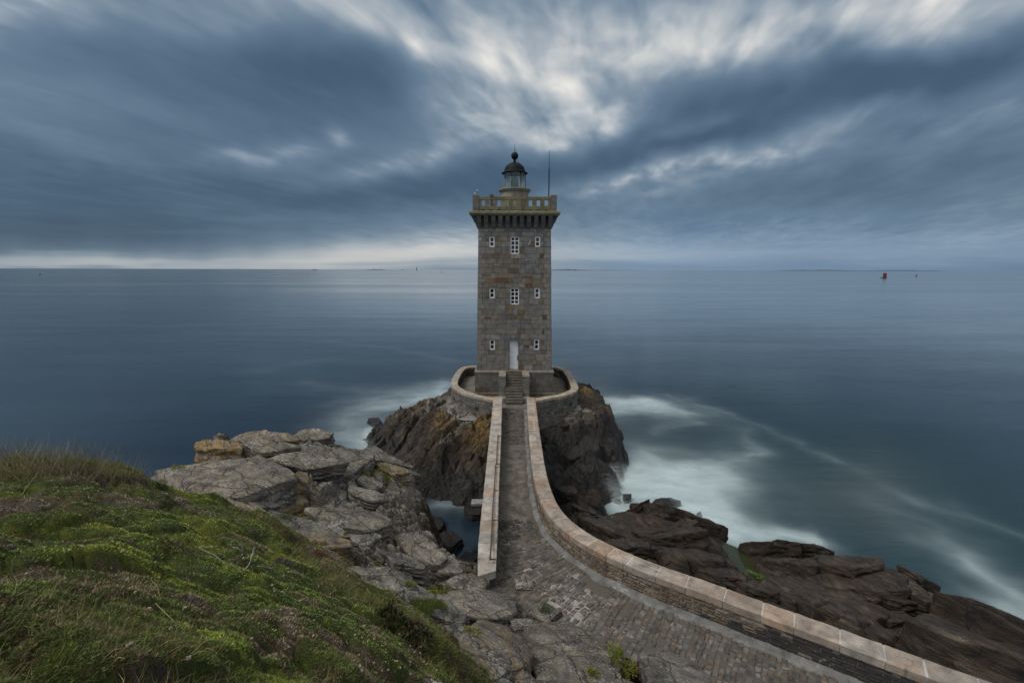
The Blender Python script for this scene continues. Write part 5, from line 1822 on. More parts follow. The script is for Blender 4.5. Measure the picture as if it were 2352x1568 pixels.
cm = n.math('MULTIPLY', n.step(yw, 18.2, 18.9), n.math('SUBTRACT', 1.0, n.step(yw, 27.2, 27.6)))
edge = n.step(n.math('ADD', n.math('ABSOLUTE', n.math('SUBTRACT', x_, .2)), n.math('MULTIPLY', n.math('SUBTRACT', nz1, .5), 1.2)), .45, .85)
cm = n.math('MULTIPLY', cm, n.math('MULTIPLY_ADD', edge, -.75, 1.0))
c = n.mix(cm, dirt, conc)
c = n.mix(n.math('MULTIPLY', n.step(nz2, .58, .66), .8), c, (.022, .020, .017))
# lime mortar showing white between the setts in places
lm = n.math('MULTIPLY', n.step(n.noise(n.vmath('ADD', pos, (.6, 0, 0)), .75, 4, .6), .565, .63), n.math('SUBTRACT', 1.0, n.step(y_, 17.5, 19)))
lm = n.math('MAXIMUM', lm, n.math('SUBTRACT', 1.0, n.step(n.math('ADD', n.vmath('LENGTH', n.vmath('SUBTRACT', pos, (float(LIME[0]), float(LIME[1]), 0.0))), n.math('MULTIPLY', n.math('SUBTRACT', nz1, .5), 3.4)), .7, 1.1)))
c = n.mix(n.math('MULTIPLY', lm, n.math('MULTIPLY_ADD', n.step(nz2, .35, .6), .55, .25)), c, (.40, .385, .36))
gm = n.math('MULTIPLY', n.step(n.noise(pos, 1.9, 5, .65), .60, .66), n.math('SUBTRACT', 1.0, n.step(y_, 14, 16)))
c = n.mix(gm, c, (.030, .042, .012))
n.put(bs.inputs['Base Color'], c)
n.put(bs.inputs['Roughness'], .92)
n.put(bs.inputs['Normal'], n.bump(n.math('ADD', nz2, n.math('MULTIPLY', nz3, .4)), .9, .05))
o = np_mesh('path', np.stack([XX.ravel(), YY.ravel(), ZZ.ravel()], 1)[used], inv.reshape(-1, 4), m)
tag(o, 'worn mortar bed of the path', kind='structure')

LIME = at(1300, 1398, z=0)[:2]
rnd_ = random.Random(5)
mb = MB()
mid = resample(np.concatenate([r_in]), .05)
mn = -normals2(mid)
mn = smooth_line(mn, 60)
mn /= np.linalg.norm(mn, axis=1, keepdims=True)
s_ = np.concatenate([[0], np.cumsum(np.linalg.norm(np.diff(mid, axis=0), axis=1))])
poly_in = np.concatenate([l_in - l_n * .05, l_edge, (r_in - r_n * .22)[::-1]])
COBP = [(.125, .110, .094), (.140, .120, .100), (.112, .104, .095), (.135, .106, .082), (.16, .148, .132), (.092, .088, .084), (.14, .137, .130)]
cells = []
t = 0.0
while t < s_[-1]:
    rowd = rnd_.uniform(.135, .175)
    i0, i1 = np.searchsorted(s_, t), min(len(s_) - 1, np.searchsorted(s_, t + rowd))
    w_ = .26 + rnd_.uniform(-.06, .06)
    while w_ < 5.2:
        l_ = rnd_.uniform(.12, .27)
        q = [mid[i0] - mn[i0] * w_, mid[i1] - mn[i1] * w_, mid[i1] - mn[i1] * (w_ + l_), mid[i0] - mn[i0] * (w_ + l_)]
        w_ += l_
        cells.append(q)
    t += rowd
Cc = np.array([np.mean(q, 0) for q in cells])
okc = inside(poly_in, Cc[:, 0], Cc[:, 1])
rem = fbm(Cc[:, 0] * .55, Cc[:, 1] * .4, 3, 301)
for q, c_, ok1, rm in zip(cells, Cc, okc, rem):
    if not ok1:
        continue
    y_c = c_[1]
    if 18.6 < y_c < 27.3 and (rm > -.55 or 20.5 < y_c):     # concreted stretch of the bridge
        continue
    if y_c >= 27.3 and rnd_.random() < .35:
        continue
    if y_c < 18.6 and rm > .62:                              # patches repaired in concrete
        continue
    q = np.array(q)
    ctr = q.mean(0)
    lime = math.hypot(ctr[0] - LIME[0], ctr[1] - LIME[1]) < 1.0 + .5 * rm
    if rnd_.random() < (.06 if y_c < 17 else .2):
        continue
    q = ctr + (q - ctr) * (rnd_.uniform(.77, .87) if lime else rnd_.uniform(.80, .92))
    a_ = np.cross(q[1] - q[0], q[2] - q[1])
    if a_ < 0:
        q = q[::-1]
    if abs(a_) < .006:
        continue
    wv = .05 * np.array([float(fbm(ctr[0:1] * 1.1, ctr[1:2] * 1.1, 2, 311)[0]), float(fbm(ctr[0:1] * 1.1, ctr[1:2] * 1.1, 2, 313)[0])])
    q = [p_ + wv + np.array([rnd_.uniform(-.026, .026), rnd_.uniform(-.026, .026)]) for p_ in q]
    if rnd_.random() < .5:
        k_i = rnd_.randrange(4)
        mid_p = (q[k_i] + q[(k_i + 1) % 4]) / 2 + ((q[k_i] + q[(k_i + 1) % 4]) / 2 - ctr) * .18
        q = q[:k_i + 1] + [mid_p] + q[k_i + 1:]
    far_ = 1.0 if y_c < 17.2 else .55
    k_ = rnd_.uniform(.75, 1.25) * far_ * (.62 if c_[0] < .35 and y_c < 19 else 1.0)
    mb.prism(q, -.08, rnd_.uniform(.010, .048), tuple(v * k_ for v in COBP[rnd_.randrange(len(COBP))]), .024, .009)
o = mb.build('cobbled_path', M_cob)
tag(o, 'rows of brown cobbles paving the curving path', kind='structure')
mb = MB()
ii = [i for i in range(len(r_in)) if r_in[i][1] < 34.5]
gw = lambda i: .27 + .03 * math.sin(i * .9) + (.06 if r_in[i][1] < 15 else -.06)
vs = []
for i in ii:
    a, nn = r_in[i], r_n[i]
    vs += [(*(a + nn * .05), .10), (*(a - nn * .06), .075), (*(a - nn * gw(i) * .6), .05), (*(a - nn * gw(i)), .012), (*(a - nn * (gw(i) + .02)), -.08)]
fs = [(i * 5 + k, i * 5 + k + 1, (i + 1) * 5 + k + 1, (i + 1) * 5 + k) for i in range(len(ii) - 1) for k in range(4)]
mb.add(vs, fs, (.185, .185, .185))
tag(mb.build('gutter_pavement', M_conc, None, True), 'grey cement fillet along the foot of the wall', kind='structure')


# handrails lying along the western coping
def handrail(pxs, label):
    P = [at(a, b_, z=WALL_Z + .10) for a, b_ in pxs]
    h = empty('handrail', tuple(P[0] - np.array([0, 0, .1])), label, 'handrail')
    mb = MB()
    L_ = np.linspace(0, 1, 12)
    pts_ = [P[0] + (P[-1] - P[0]) * t_ + np.array([.008 * math.sin(t_ * 9), 0, .006 * math.sin(t_ * 13)]) for t_ in L_]
    mb.tube(pts_, .026, (.11, .045, .025), 8)
    mb.build('bar', M_rust, h, True)
    nb = max(2, int(np.linalg.norm(P[-1] - P[0]) / 2.2) + 1)
    for k in range(nb):
        p_ = P[0] + (P[-1] - P[0]) * k / (nb - 1)
        mb = MB()
        mb.box((p_[0] - .03, p_[1] - .03, WALL_Z - .01), (p_[0] + .03, p_[1] + .03, WALL_Z + .10), (.1, .04, .02), .01)
        mb.box((p_[0] - .02, p_[1] - .025, WALL_Z - .008), (p_[0] + .20, p_[1] + .025, WALL_Z + .022), (.1, .04, .02), .006)
        mb.build('bracket', M_rust, h)


handrail([(1144, 998), (1140, 1062)], 'short rusty handrail on the coping of the bridge, the one nearer the lighthouse')
handrail([(1138, 1068), (1126, 1278)], 'long rusty handrail on the near half of the bridge coping')

# concrete ledge jutting from the rock under the bridge, and a small dark box on the other side
p_ = at(1094, 1150, z=-3.2)
mb = MB()
mb.box((p_[0] - .28, p_[1] - .5, -3.28), (p_[0] + 1.3, p_[1] + .1, -3.12), (.30, .30, .29), .02)
mb.box((p_[0] - .26, p_[1] - .46, -3.52), (p_[0] + 1.3, p_[1] + .1, -3.285), (.13, .13, .12), .02)
tag(mb.build('concrete_ledge', M_conc), 'pale concrete ledge jutting out from under the bridge over the dark inlet', 'ledge')

# ---- sea marks ---------------------------------------------------------------
p_ = at(2031.5, 639, z=SEA)
bt = empty('beacon_tower', tuple(p_), 'red beacon tower on a dark footing standing in the open sea', 'beacon')
wd, ht = 7.0 * p_[1] / FPX / 2, 11.0 * p_[1] / FPX
mb = MB()
mb.lathe([(0.1, SEA - 1), (wd * 1.02, SEA - 1), (wd, SEA + ht * .2), (wd * .93, SEA + ht), (wd * 1.0, SEA + ht + .02), (wd * 1.0, SEA + ht * 1.05), (0.1, SEA + ht * 1.06)], p_[0], p_[1], (.3, .02, .03), 24)
mb.build('tower', M_red, bt)
mb = MB()
mb.lathe([(0.1, SEA - 1.5), (wd * 1.5, SEA - 1.5), (wd * 1.15, SEA + ht * .17), (0.1, SEA + ht * .18)], p_[0], p_[1], (.02, .02, .02), 16)
mb.box((p_[0] - wd * 2.3, p_[1] - wd * .8, SEA - 1.5), (p_[0] - wd * .6, p_[1] + wd * .8, SEA + ht * .12), (.02, .02, .02), .3)
mb.build('footing', M_blk, bt)


def seamark(px, pybase, hpx, wpx, mat, name, label, cat, dist=None):
    p_ = at(px, pybase, z=SEA) if dist is None else np.array([*at(px, pybase, d=dist)[:2], SEA])
    k_ = p_[1] / FPX
    o = empty(name, tuple(p_), label, cat)
    mb = MB()
    mb.lathe([(.05, SEA - 1), (wpx * k_ * .8, SEA - .8), (wpx * k_ * .8, SEA + hpx * k_ * .2), (wpx * k_ * .42, SEA + hpx * k_ * .3), (wpx * k_ * .36, SEA + hpx * k_ * .86), (.05, SEA + hpx * k_ * .87)], p_[0], p_[1], (.3, .3, .3), 16)
    mb.build('body', mat, o)
    mb = MB()
    mb.lathe([(.05, SEA + hpx * k_ * .84), (wpx * k_ * .5, SEA + hpx * k_ * .86), (wpx * k_ * .5, SEA + hpx * k_), (.05, SEA + hpx * k_ * 1.02)], p_[0], p_[1], (.2, .2, .2), 12)
    mb.build('topmark', M_blk, o)


seamark(2104.5, 635.5, 5, 2.0, M_red, 'buoy', 'tiny reddish buoy to the east of the red beacon tower', 'buoy')
seamark(92, 631, 4, 1.5, M_far, 'buoy', 'tiny dark buoy near the horizon off the grassy headland', 'buoy')
seamark(957, 619, 7, 1.6, M_far, 'lighthouse_tower', 'faint slender lighthouse on the horizon west of the near tower', 'lighthouse', 8000)
seamark(1014, 621, 2.5, 1.2, M_far, 'buoy', 'small dark speck of a buoy just west of the lighthouse on the horizon', 'buoy', 2200)

# ================================================================== GRASS BANK
GR_PX = [(0, 1068, 6.9), (120, 1070, 6.8), (250, 1084, 6.3), (330, 1097, 5.7), (0, 1150, 7.45), (0, 1300, 8.2), (0, 1450, 8.7), (0, 1568, 8.95), (200, 1200, 7.3), (200, 1350, 8.0), (200, 1500, 8.5),
         (400, 1135, 5.6), (420, 1200, 6.4), (400, 1300, 7.2), (400, 1450, 7.9), (400, 1568, 8.3), (600, 1188, 4.6), (560, 1250, 6.0), (600, 1350, 6.7), (600, 1450, 7.2), (600, 1568, 7.6),
         (690, 1255, 4.5), (720, 1350, 5.6), (750, 1450, 6.3), (750, 1568, 6.8), (790, 1330, 4.5), (850, 1420, 5.1), (880, 1500, 5.6), (880, 1568, 6.0), (920, 1400, 4.2), (1000, 1470, 4.2),
         (1000, 1568, 4.9), (1055, 1500, 3.7), (1080, 1568, 4.0)]
GR_OFF = [(450, 1050, 1.8), (540, 1120, 2.4), (660, 1190, 1.6), (740, 1250, 2.0), (830, 1300, 1.6), (900, 1345, 1.0), (1000, 1420, .6), (1090, 1450, .4), (1140, 1540, .8), (1170, 1600, 1.2), (380, 1085, 2.5)]
gpts = px_pts(GR_PX) + px_pts(GR_OFF) + [(-11.5, 9.7, 5.0), (-14, 8, 4.6), (-10, 12, 2.6), (-8.6, 12, 3.0), (-17, 10, 2), (0, .5, 9.2), (-2, 0, 9.25), (0, 1.6, 8.3), (0, 3, 6.8), (1.2, 1, 8.3), (1.2, 3, 5.8),
                                         (3, 2, 5.5), (2, 5, 2.0), (-4, 0, 9.2), (-6, 1.5, 8.9), (-9, 3, 8.2), (-12, 5, 6.8), (3, -1, 7.5), (6, 0, 4), (0.6, 5.2, 3.0)]
gr_rbf = RBF(gpts, 0.03)


def cushions(x, y):
    wx_ = x + .12 * fbm(x * 1.1, y * 1.1, 3, 501)
    wy_ = y + .12 * fbm(x * 1.1 + 4, y * 1.1, 3, 503)
    f1, e1, a1, t1, _, _ = worley(wx_ / .72, wy_ / .72, 511, .95)
    f2, e2, a2, t2, _, _ = worley(wx_ / .24 + 7, wy_ / .24, 521, .9)
    h = (.06 + .22 * a1) * np.sqrt(np.clip(1 - (f1 / .70) ** 2, 0, 1)) + (.04 + .07 * a2) * np.sqrt(np.clip(1 - (f2 / .75) ** 2, 0, 1))
    return h, a1, t1, a2, f1


def terr_grass(x, y):
    h, a1, t1, a2, f1 = cushions(x, y)
    return gr_rbf(x, y) + h - .06 + .08 * fbm(x * 1.1, y * 1.1, 4, 531) + .012 * fbm(x * 9, y * 9, 3, 541)


def grass_col(x, y):
    """Albedo of the sward: which plants grow on which cushion."""
    h, a1, t1, a2, f1 = cushions(x, y)
    n1 = fbm(x * .55, y * .55, 3, 551)
    n2 = fbm(x * 2.4, y * 2.4, 4, 561, .65)
    n3 = fbm(x * 11.0, y * 11.0, 2, 571)
    v = .12 + .75 * t1 + .35 * n1 + .30 * n2 + .24 * n3 + .25 * (a2 - .5)
    pal = np.array([(.215, .225, .046), (.155, .185, .042), (.105, .140, .042), (.090, .112, .046), (.150, .128, .062), (.165, .128, .09), (.205, .18, .16), (.16, .085, .05)])
    pos = np.array([-.2, .18, .42, .62, .76, .88, 1.02, 1.3])
    c = np.stack([np.interp(v, pos, pal[:, k]) for k in range(3)], 1)
    r = np.hypot(x, y)
    return c


naz, nr = 760, 560
az = np.radians(np.linspace(-66, 22, naz))
rr = np.geomspace(1.0, 15.5, nr)
A_, R_ = np.meshgrid(az, rr)
X, Y = (R_ * np.sin(A_)).ravel(), (R_ * np.cos(A_)).ravel()
Z = terr_grass(X, Y)
GC = grass_col(X, Y)
m, n, bs, pos, nrm, out = new_mat('turf')
c = n.attr('col', 'Color')
f1 = n.noise(pos, 60, 5, .75)
f2 = n.noise(pos, 16, 5, .7)
c = n.mix(1.0, c, n.ramp(f1, [(.3, .35), (.7, 1.2)]), 'MULTIPLY')
c = n.mix(n.step(f2, .55, .7), c, (.055, .040, .030))
n.put(bs.inputs['Base Color'], c)
n.put(bs.inputs['Roughness'], .95)
n.put(bs.inputs['Specular IOR Level'], .1)
n.put(bs.inputs['Normal'], n.bump(n.math('ADD', f1, f2), 1.0, .04))
o = np_mesh('grassy_ground', np.stack([X, Y, Z], 1), grid_faces(nr, naz)[:, ::-1], m, cols={'col': GC * .8})
tag(o, 'hummocky turf of the headland', kind='structure')


def blades(name, n_, azr, rlim, lens, width, lean, colf, seed, mat=M_blade, mask=None, wind=(0, 0), curl=.4, kind='stuff', label=None, base_fn=terr_grass, pts=None, xyr=None):
    g = np.random.default_rng(seed)
    if xyr is None:
        a_ = np.radians(g.uniform(*azr, n_))
        r_ = np.exp(g.uniform(math.log(rlim[0]), math.log(rlim[1]), n_))
        x, y = r_ * np.sin(a_), r_ * np.cos(a_)
    else:
        x, y = xyr(g, n_)
    z = base_fn(x, y)
    okk = z > rock_rbf(x, y) - .12 if base_fn is terr_grass else np.ones(len(x), bool)
    if mask is not None:
        okk &= mask(x, y, g)
    x, y, z = x[okk], y[okk], z[okk]
    N = len(x)
    e = .04
    gx = (base_fn(x + e, y) - z) / e
    gy = (base_fn(x, y + e) - z) / e
    flat = np.hypot(gx, gy) < (2.2 if base_fn is terr_grass else 9)
    x, y, z, gx, gy = x[flat], y[flat], z[flat], gx[flat], gy[flat]
    N = len(x)
    nr_ = np.stack([-gx, -gy, np.ones(N)], 1)
    nr_ /= np.linalg.norm(nr_, axis=1, keepdims=True)
    th = g.uniform(0, 2 * np.pi, N)
    le = g.uniform(lens[0], lens[1], N)
    hd = np.stack([np.cos(th), np.sin(th), np.zeros(N)], 1)
    ln = g.uniform(0, lean, N)[:, None]
    d1 = nr_ * .8 + np.array([0, 0, .2]) + hd * ln + np.array([wind[0], wind[1], 0]) * .5
    d1 /= np.linalg.norm(d1, axis=1, keepdims=True)
    d2 = d1 + hd * curl + np.array([wind[0], wind[1], -abs(curl) * .35])
    d2 /= np.linalg.norm(d2, axis=1, keepdims=True)
    side = np.cross(d1, np.stack([np.cos(th + 1.3), np.sin(th + 1.3), np.full(N, .2)], 1))
    side /= np.linalg.norm(side, axis=1, keepdims=True) + 1e-9
    wd = (width * g.uniform(.7, 1.3, N) * (.7 + np.hypot(x, y) / 9))[:, None]
    p0 = np.stack([x, y, z - .008], 1)
    p1 = p0 + d1 * (le * .55)[:, None]
    p2 = p1 + d2 * (le * .45)[:, None]
    V = np.stack([p0 - side * wd, p0 + side * wd, p1 - side * wd * .75, p1 + side * wd * .75, p2], 1).reshape(-1, 3)
    i = np.arange(N)[:, None] * 5
    T = np.concatenate([i + [0, 1, 3], i + [0, 3, 2], i + [2, 3, 4]], 1).reshape(-1, 3)
    c = colf(x, y, g)
    cc = np.repeat(c, 5, 0)
    o = np_mesh(name, V, T, mat, smooth=False, cols={'col': cc})
    if kind:
        tag(o, label, kind=kind)
    return o


def cushion_cols(x, y, g):
    c = grass_col(x, y)
    c = c * np.array([1.0, 1.06, .95]) * g.uniform(1.0, 3.2, len(x))[:, None] + g.normal(0, .004, (len(x), 3)).clip(-.008, .02)
    k = g.random(len(x))[:, None]
    c = np.where(k < .13, np.array([.24, .20, .11]) * g.uniform(.5, 1.1, (len(x), 1)), c)
    return np.where(k > .94, np.array([.15, .075, .045]) * g.uniform(.6, 1.2, (len(x), 1)), c)


def straw_cols(x, y, g):
    k = g.random(len(x))[:, None]
    return np.where(k < .45, np.array([.11, .14, .034]), np.where(k < .8, np.array([.24, .21, .10]), np.array([.15, .115, .07]))) * g.uniform(.7, 1.3, (len(x), 1))


def dry_cols(x, y, g):
    k = g.random(len(x))[:, None]
    return np.where(k < .6, np.array([.11, .080, .045]), np.where(k < .8, np.array([.07, .05, .035]), np.array([.06, .065, .02]))) * g.uniform(.7, 1.3, (len(x), 1))


def sky_cols(x, y, g):
    k = g.random(len(x))[:, None]
    return np.where(k < .45, np.array([.17, .14, .08]), np.where(k < .7, np.array([.10, .115, .042]), np.array([.21, .165, .11]))) * g.uniform(.7, 1.3, (len(x), 1))


blades('moss_cushions', 460000, (-58, 10), (1.5, 13.5), (.012, .038), .0028, .9, cushion_cols, 601, curl=.5, label='short green and brown cushion plants covering the headland')
m1 = lambda x, y, g: fbm(x * .6, y * .6, 3, 551) + .25 * g.normal(0, 1, len(x)) - .30 * sstep(2.8, 5, np.hypot(x, y)) + .25 * sstep(-.6, -2.6, x) * sstep(4.5, 2.5, y) > .15
blades('long_grass', 36000, (-58, 0), (1.6, 8), (.06, .20), .0016, 1.2, straw_cols, 611, mask=m1, wind=(.5, .2), curl=.9, label='long green and straw grass lying over the cushions')


def rim(g, n_):
    t = g.random(n_)
    P = np.array([cast(a, b_, terr_grass)[:2] for a, b_ in [(-60, 1085), (0, 1085), (60, 1082), (120, 1082), (180, 1088), (250, 1095)]])
    k = t * (len(P) - 1)
    i = np.minimum(k.astype(int), len(P) - 2)
    f = (k - i)[:, None]
    q = P[i] * (1 - f) + P[i + 1] * f
    return (q[:, 0] + g.normal(0, .35, n_)), (q[:, 1] + g.normal(.1, .35, n_))


blades('tall_grass', 1900, None, None, (.12, .68), .0015, .45, sky_cols, 621, wind=(-.35, .1), curl=.25, label='tall dry grass along the skyline of the headland', xyr=rim)


def edge_band(g, n_):
    P = np.array([cast(a, b_, terr_grass)[:2] for a, b_ in [(560, 1190), (640, 1205), (690, 1270), (760, 1320), (800, 1360), (860, 1385), (920, 1420), (985, 1475), (1030, 1500), (1050, 1560)]])
    k = g.random(n_) * (len(P) - 1)
    i = np.minimum(k.astype(int), len(P) - 2)
    f = (k - i)[:, None]
    q = P[i] * (1 - f) + P[i + 1] * f
    return q[:, 0] + g.normal(0, .28, n_), q[:, 1] + g.normal(0, .28, n_)


blades('dry_grass', 9000, None, None, (.05, .20), .0017, .8, straw_cols, 631, wind=(.15, 0), curl=.4, label='dry brown stalks along the edge of the turf above the rocks', xyr=edge_band)



# ================================================================== LEDGES: tilted slabs of the bedrock itself
def plate_poly(pl):
    cx, cy, z0, tx, ty, nx, ny, off, K, a_ = pl
    P = [np.array(v) * 20.0 for v in ((-1, -1), (1, -1), (1, 1), (-1, 1))]
    for k in range(len(off)):
        n_, o_ = np.array([nx[k], ny[k]]), off[k]
        Q = []
        for i in range(len(P)):
            p, q = P[i], P[(i + 1) % len(P)]
            dp, dq = p @ n_ - o_, q @ n_ - o_
            if dp <= 0:
                Q.append(p)
            if dp * dq < 0:
                Q.append(p + (q - p) * dp / (dp - dq))
        P = Q
        if len(P) < 3:
            return None
    return np.array(P) + [cx, cy]


def slab_geo(poly, c, grad, ztop, thick, seed, N=96, taper=.92, rnd=.06, rough=1.0):
    """Vertices and quads of one slab: nearly flat top, chamfered rim, stepped strata down its sides."""
    P2 = np.concatenate([poly, poly[:1]])
    s = np.concatenate([[0], np.cumsum(np.linalg.norm(np.diff(P2, axis=0), axis=1))])
    t = np.linspace(0, s[-1], N, endpoint=False)
    B = np.stack([np.interp(t, s, P2[:, 0]), np.interp(t, s, P2[:, 1])], 1)
    B = B + .07 * rough * np.stack([fbm(B[:, 0] * 1.3 + seed, B[:, 1] * 1.3, 3, seed), fbm(B[:, 0] * 1.3, B[:, 1] * 1.3 + seed, 3, seed + 1)], 1)
    for _ in range(1 if rnd < .1 else 3):
        B = .25 * np.roll(B, 1, 0) + .5 * B + .25 * np.roll(B, -1, 0)
    ctr = B.mean(0)
    size = np.linalg.norm(B - ctr, axis=1).mean()
    g = np.random.default_rng(seed)
    rings = []
    pl = lambda q: ztop + (q - c) @ np.array(grad)
    e_ = min(.12, .05 + rnd * .3)
    for f in (0.0, .2, .4, .55, .68, .78, .86, .92, .96, .985, 1.0):
        q = ctr + (B - ctr) * max(f, 1e-3)
        z_ = pl(q) + rough * (.045 * fbm(q[:, 0] * 1.1 + seed, q[:, 1] * 1.1, 3, seed + 2) + .014 * fbm(q[:, 0] * 6, q[:, 1] * 6, 3, seed + 3))
        z_ = z_ - rnd * size * max(0, (f - .55) / .45) ** 3 * .8 - .03 * (f > .99)
        rings.append(np.c_[q, z_])
    nd = 18
    offs = np.cumsum(g.normal(0, .012, nd)) + g.choice([-.03, 0, .02, .035], nd)
    zr = rings[-1][:, 2]
    for k in range(1, nd + 1):
        u = k / nd
        d_ = B - ctr
        nrm_ = d_ / np.linalg.norm(d_, axis=1, keepdims=True)
        q = ctr + d_ * (1 + (taper - 1) * u) + nrm_ * (offs[k - 1] * min(1, 4 * u) + .05 * rough * fbm(B[:, 0] * 1.6 + 3 * u, B[:, 1] * 1.6 + u * 4, 3, seed + 7))[:, None]
        rings.append(np.c_[q, zr - u * thick])
    V = np.concatenate(rings)
    return V, grid_faces(len(rings), N, True)


LEDGE_TOPS = []


def zone_of(x, y, z):
    dk = sstep(.6, -2.2, z + .5 * fbm(x * .4, y * .4, 3, 5))
    ea = sstep(.8, 3.0, x) * sstep(8.0, 14.0, y + .45 * x)
    return np.clip(dk + ea * .9, 0, 1.05) + sstep(-3.0, -4.4, z) * .9 + ea * (.28 * fbm(x * .45, y * .45, 3, 37) + .75 * sstep(6, 2.5, x))


def build_ledges(name, plates, mat, label, zone_fn, thick, ok, taper=.92, rnd=.05, och=0.0, rough=1.0):
    Vs, Fs, Zs, Oc, nv = [], [], [], [], 0
    for i, pl in enumerate(plates):
        cx, cy, z0, tx, ty = pl[:5]
        poly = plate_poly(pl)
        if poly is None or not ok(poly, pl):
            continue
        th = pl[-1] * thick * random.uniform(.7, 1.3) + .15
        V, F_ = slab_geo(poly, np.array([cx, cy]), (tx, ty), z0, th, 1000 + i, 72 if pl[-1] < 1.6 else 130, taper, rnd, rough)
        Vs.append(V)
        Fs.append(F_ + nv)
        nv += len(V)
        tone = random.uniform(-.12, .12)
        Zs.append(zone_fn(V[:, 0], V[:, 1], V[:, 2]) + tone)
        Oc.append(np.full(len(V), och * (random.random() < .25)))
        LEDGE_TOPS.append((poly, np.array([cx, cy]), (tx, ty), z0))
    V, F_ = np.concatenate(Vs), np.concatenate(Fs)
    o = np_mesh(name, V, F_[:, ::-1], mat, attrs={'zone': np.concatenate(Zs), 'ochre': np.concatenate(Oc), 'pale': np.zeros(len(V))})
    bm = bmesh.new()
    bm.from_mesh(o.data)
    bmesh.ops.recalc_face_normals(bm, faces=bm.faces)
    bm.to_mesh(o.data)
    bm.free()
    return tag(o, label, kind='structure')


def clear_of_works(poly, pl):
    """Ledges keep off the path, the walls, the inlet, the loose slabs and the turf."""
    cx, cy, z0, tx, ty = pl[:5]
    c = np.array([cx, cy])
    pts_ = np.concatenate([poly, (poly + np.roll(poly, 1, 0)) / 2, c[None]])
    zt = z0 + (pts_ - c) @ np.array([tx, ty])
    d_, s_2 = path_clear(pts_[:, 0], pts_[:, 1])
    if inside(near_poly, pts_[:, 0], pts_[:, 1]).any():
        return False
    if ((s_2 < 0) & (d_ < .9)).any():
        return False
    if ((s_2 < 0) & (zt > -.55 + 1.0 * np.maximum(0, d_ - 2.0))).any():
        return False
    if ((s_2 > 0) & (d_ < .3)).any():
        return False
    for q in l_edge[::2]:
        if np.hypot(*(pts_ - q).T).min() < .25:
            return False
    if ((np.abs(pts_[:, 0]) < 2.3) & (pts_[:, 1] > 15.5)).any():
        return False
    if (gr_rbf(pts_[:, 0], pts_[:, 1]) > zt - .25).mean() > .5:
        return False
    for poly2, c2, w2, dz2 in SLAB_CUT:
        if inside(poly2, pts_[:, 0], pts_[:, 1]).any() and (zt > w2[2] + (pts_ - c2[:2]) @ w2[:2] + dz2 + .15).any():
            return False
    if inside(POOL, pts_[:, 0], pts_[:, 1]).any() or inside(poly, POOL[:, 0], POOL[:, 1]).any():
        return False
    return True


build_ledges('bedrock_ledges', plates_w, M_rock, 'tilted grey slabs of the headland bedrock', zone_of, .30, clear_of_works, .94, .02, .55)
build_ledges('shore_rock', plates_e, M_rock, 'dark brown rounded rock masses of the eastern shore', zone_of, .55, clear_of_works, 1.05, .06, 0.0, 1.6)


def on_skirt(poly, pl):
    pts_ = np.concatenate([poly, [[pl[0], pl[1]]]])
    zt = pl[2] + (pts_ - [pl[0], pl[1]]) @ np.array(pl[3:5])
    if ((np.abs(pts_[:, 0] - .1) < 1.9) & (zt > -1.7)).any():
        return False
    dd = np.min(np.hypot(pts_[:, None, 0] - e_out[None, :, 0], pts_[:, None, 1] - e_out[None, :, 1]), axis=1)
    ie = inside(e_out, pts_[:, 0], pts_[:, 1])
    if ((zt > -1.0) & (ie | (dd < 1.0))).any() or pts_[:, 0].max() > 8.9:
        return False
    return True


pl_big = (make_plates(isl_rbf, seeds_polar(46, (-20, 15), (29, 47), (2.4, 5.0), ANG_I, 31, on_islet), 31, (.18, -.06), .36, .08, .75, jit=.12) +
          make_plates(isl_rbf, seeds_polar(110, (-20, 15), (29, 47), (.9, 2.2), ANG_I, 32, on_islet), 32, (.18, -.06), .42, .14, .7, jit=.15))
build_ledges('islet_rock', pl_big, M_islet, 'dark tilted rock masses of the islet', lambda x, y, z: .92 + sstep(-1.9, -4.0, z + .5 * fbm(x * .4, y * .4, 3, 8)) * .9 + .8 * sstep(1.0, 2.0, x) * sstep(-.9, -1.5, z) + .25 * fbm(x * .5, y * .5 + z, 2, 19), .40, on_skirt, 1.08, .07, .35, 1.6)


def rock_top(x, y):
    z = terr_rock(x, y)
    for poly, c, g_, z0 in LEDGE_TOPS:
        i_ = inside(poly, x, y)
        if i_.any():
            z = np.where(i_, np.maximum(z, z0 + (x - c[0]) * g_[0] + (y - c[1]) * g_[1]), z)
    return z


# ================================================================== LOOSE SLABS AND BOULDERS
def slab(name, outline, thick, lift, label, zone, ochre, seed, cat, taper, z, P, c, w):
    w_ = w
    V, F_ = slab_geo(P[:, :2], c[:2], (w[0], w[1]), w[2] + lift, thick, 300 + seed, 140, taper, .08 if cat in ('boulder', 'rock') and seed != 2 else .02)
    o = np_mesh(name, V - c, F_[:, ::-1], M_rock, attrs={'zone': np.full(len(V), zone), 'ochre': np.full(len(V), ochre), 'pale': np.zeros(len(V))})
    o.location = c
    # faces must look outward
    bm = bmesh.new()
    bm.from_mesh(o.data)
    bmesh.ops.recalc_face_normals(bm, faces=bm.faces)
    bm.to_mesh(o.data)
    bm.free()
    return tag(o, label, cat)


for sp_ in SLABS:
    slab(**sp_)
    LEDGE_TOPS.append((sp_['P'][:, :2], sp_['c'][:2], sp_['w'][:2], sp_['w'][2] + sp_['lift']))


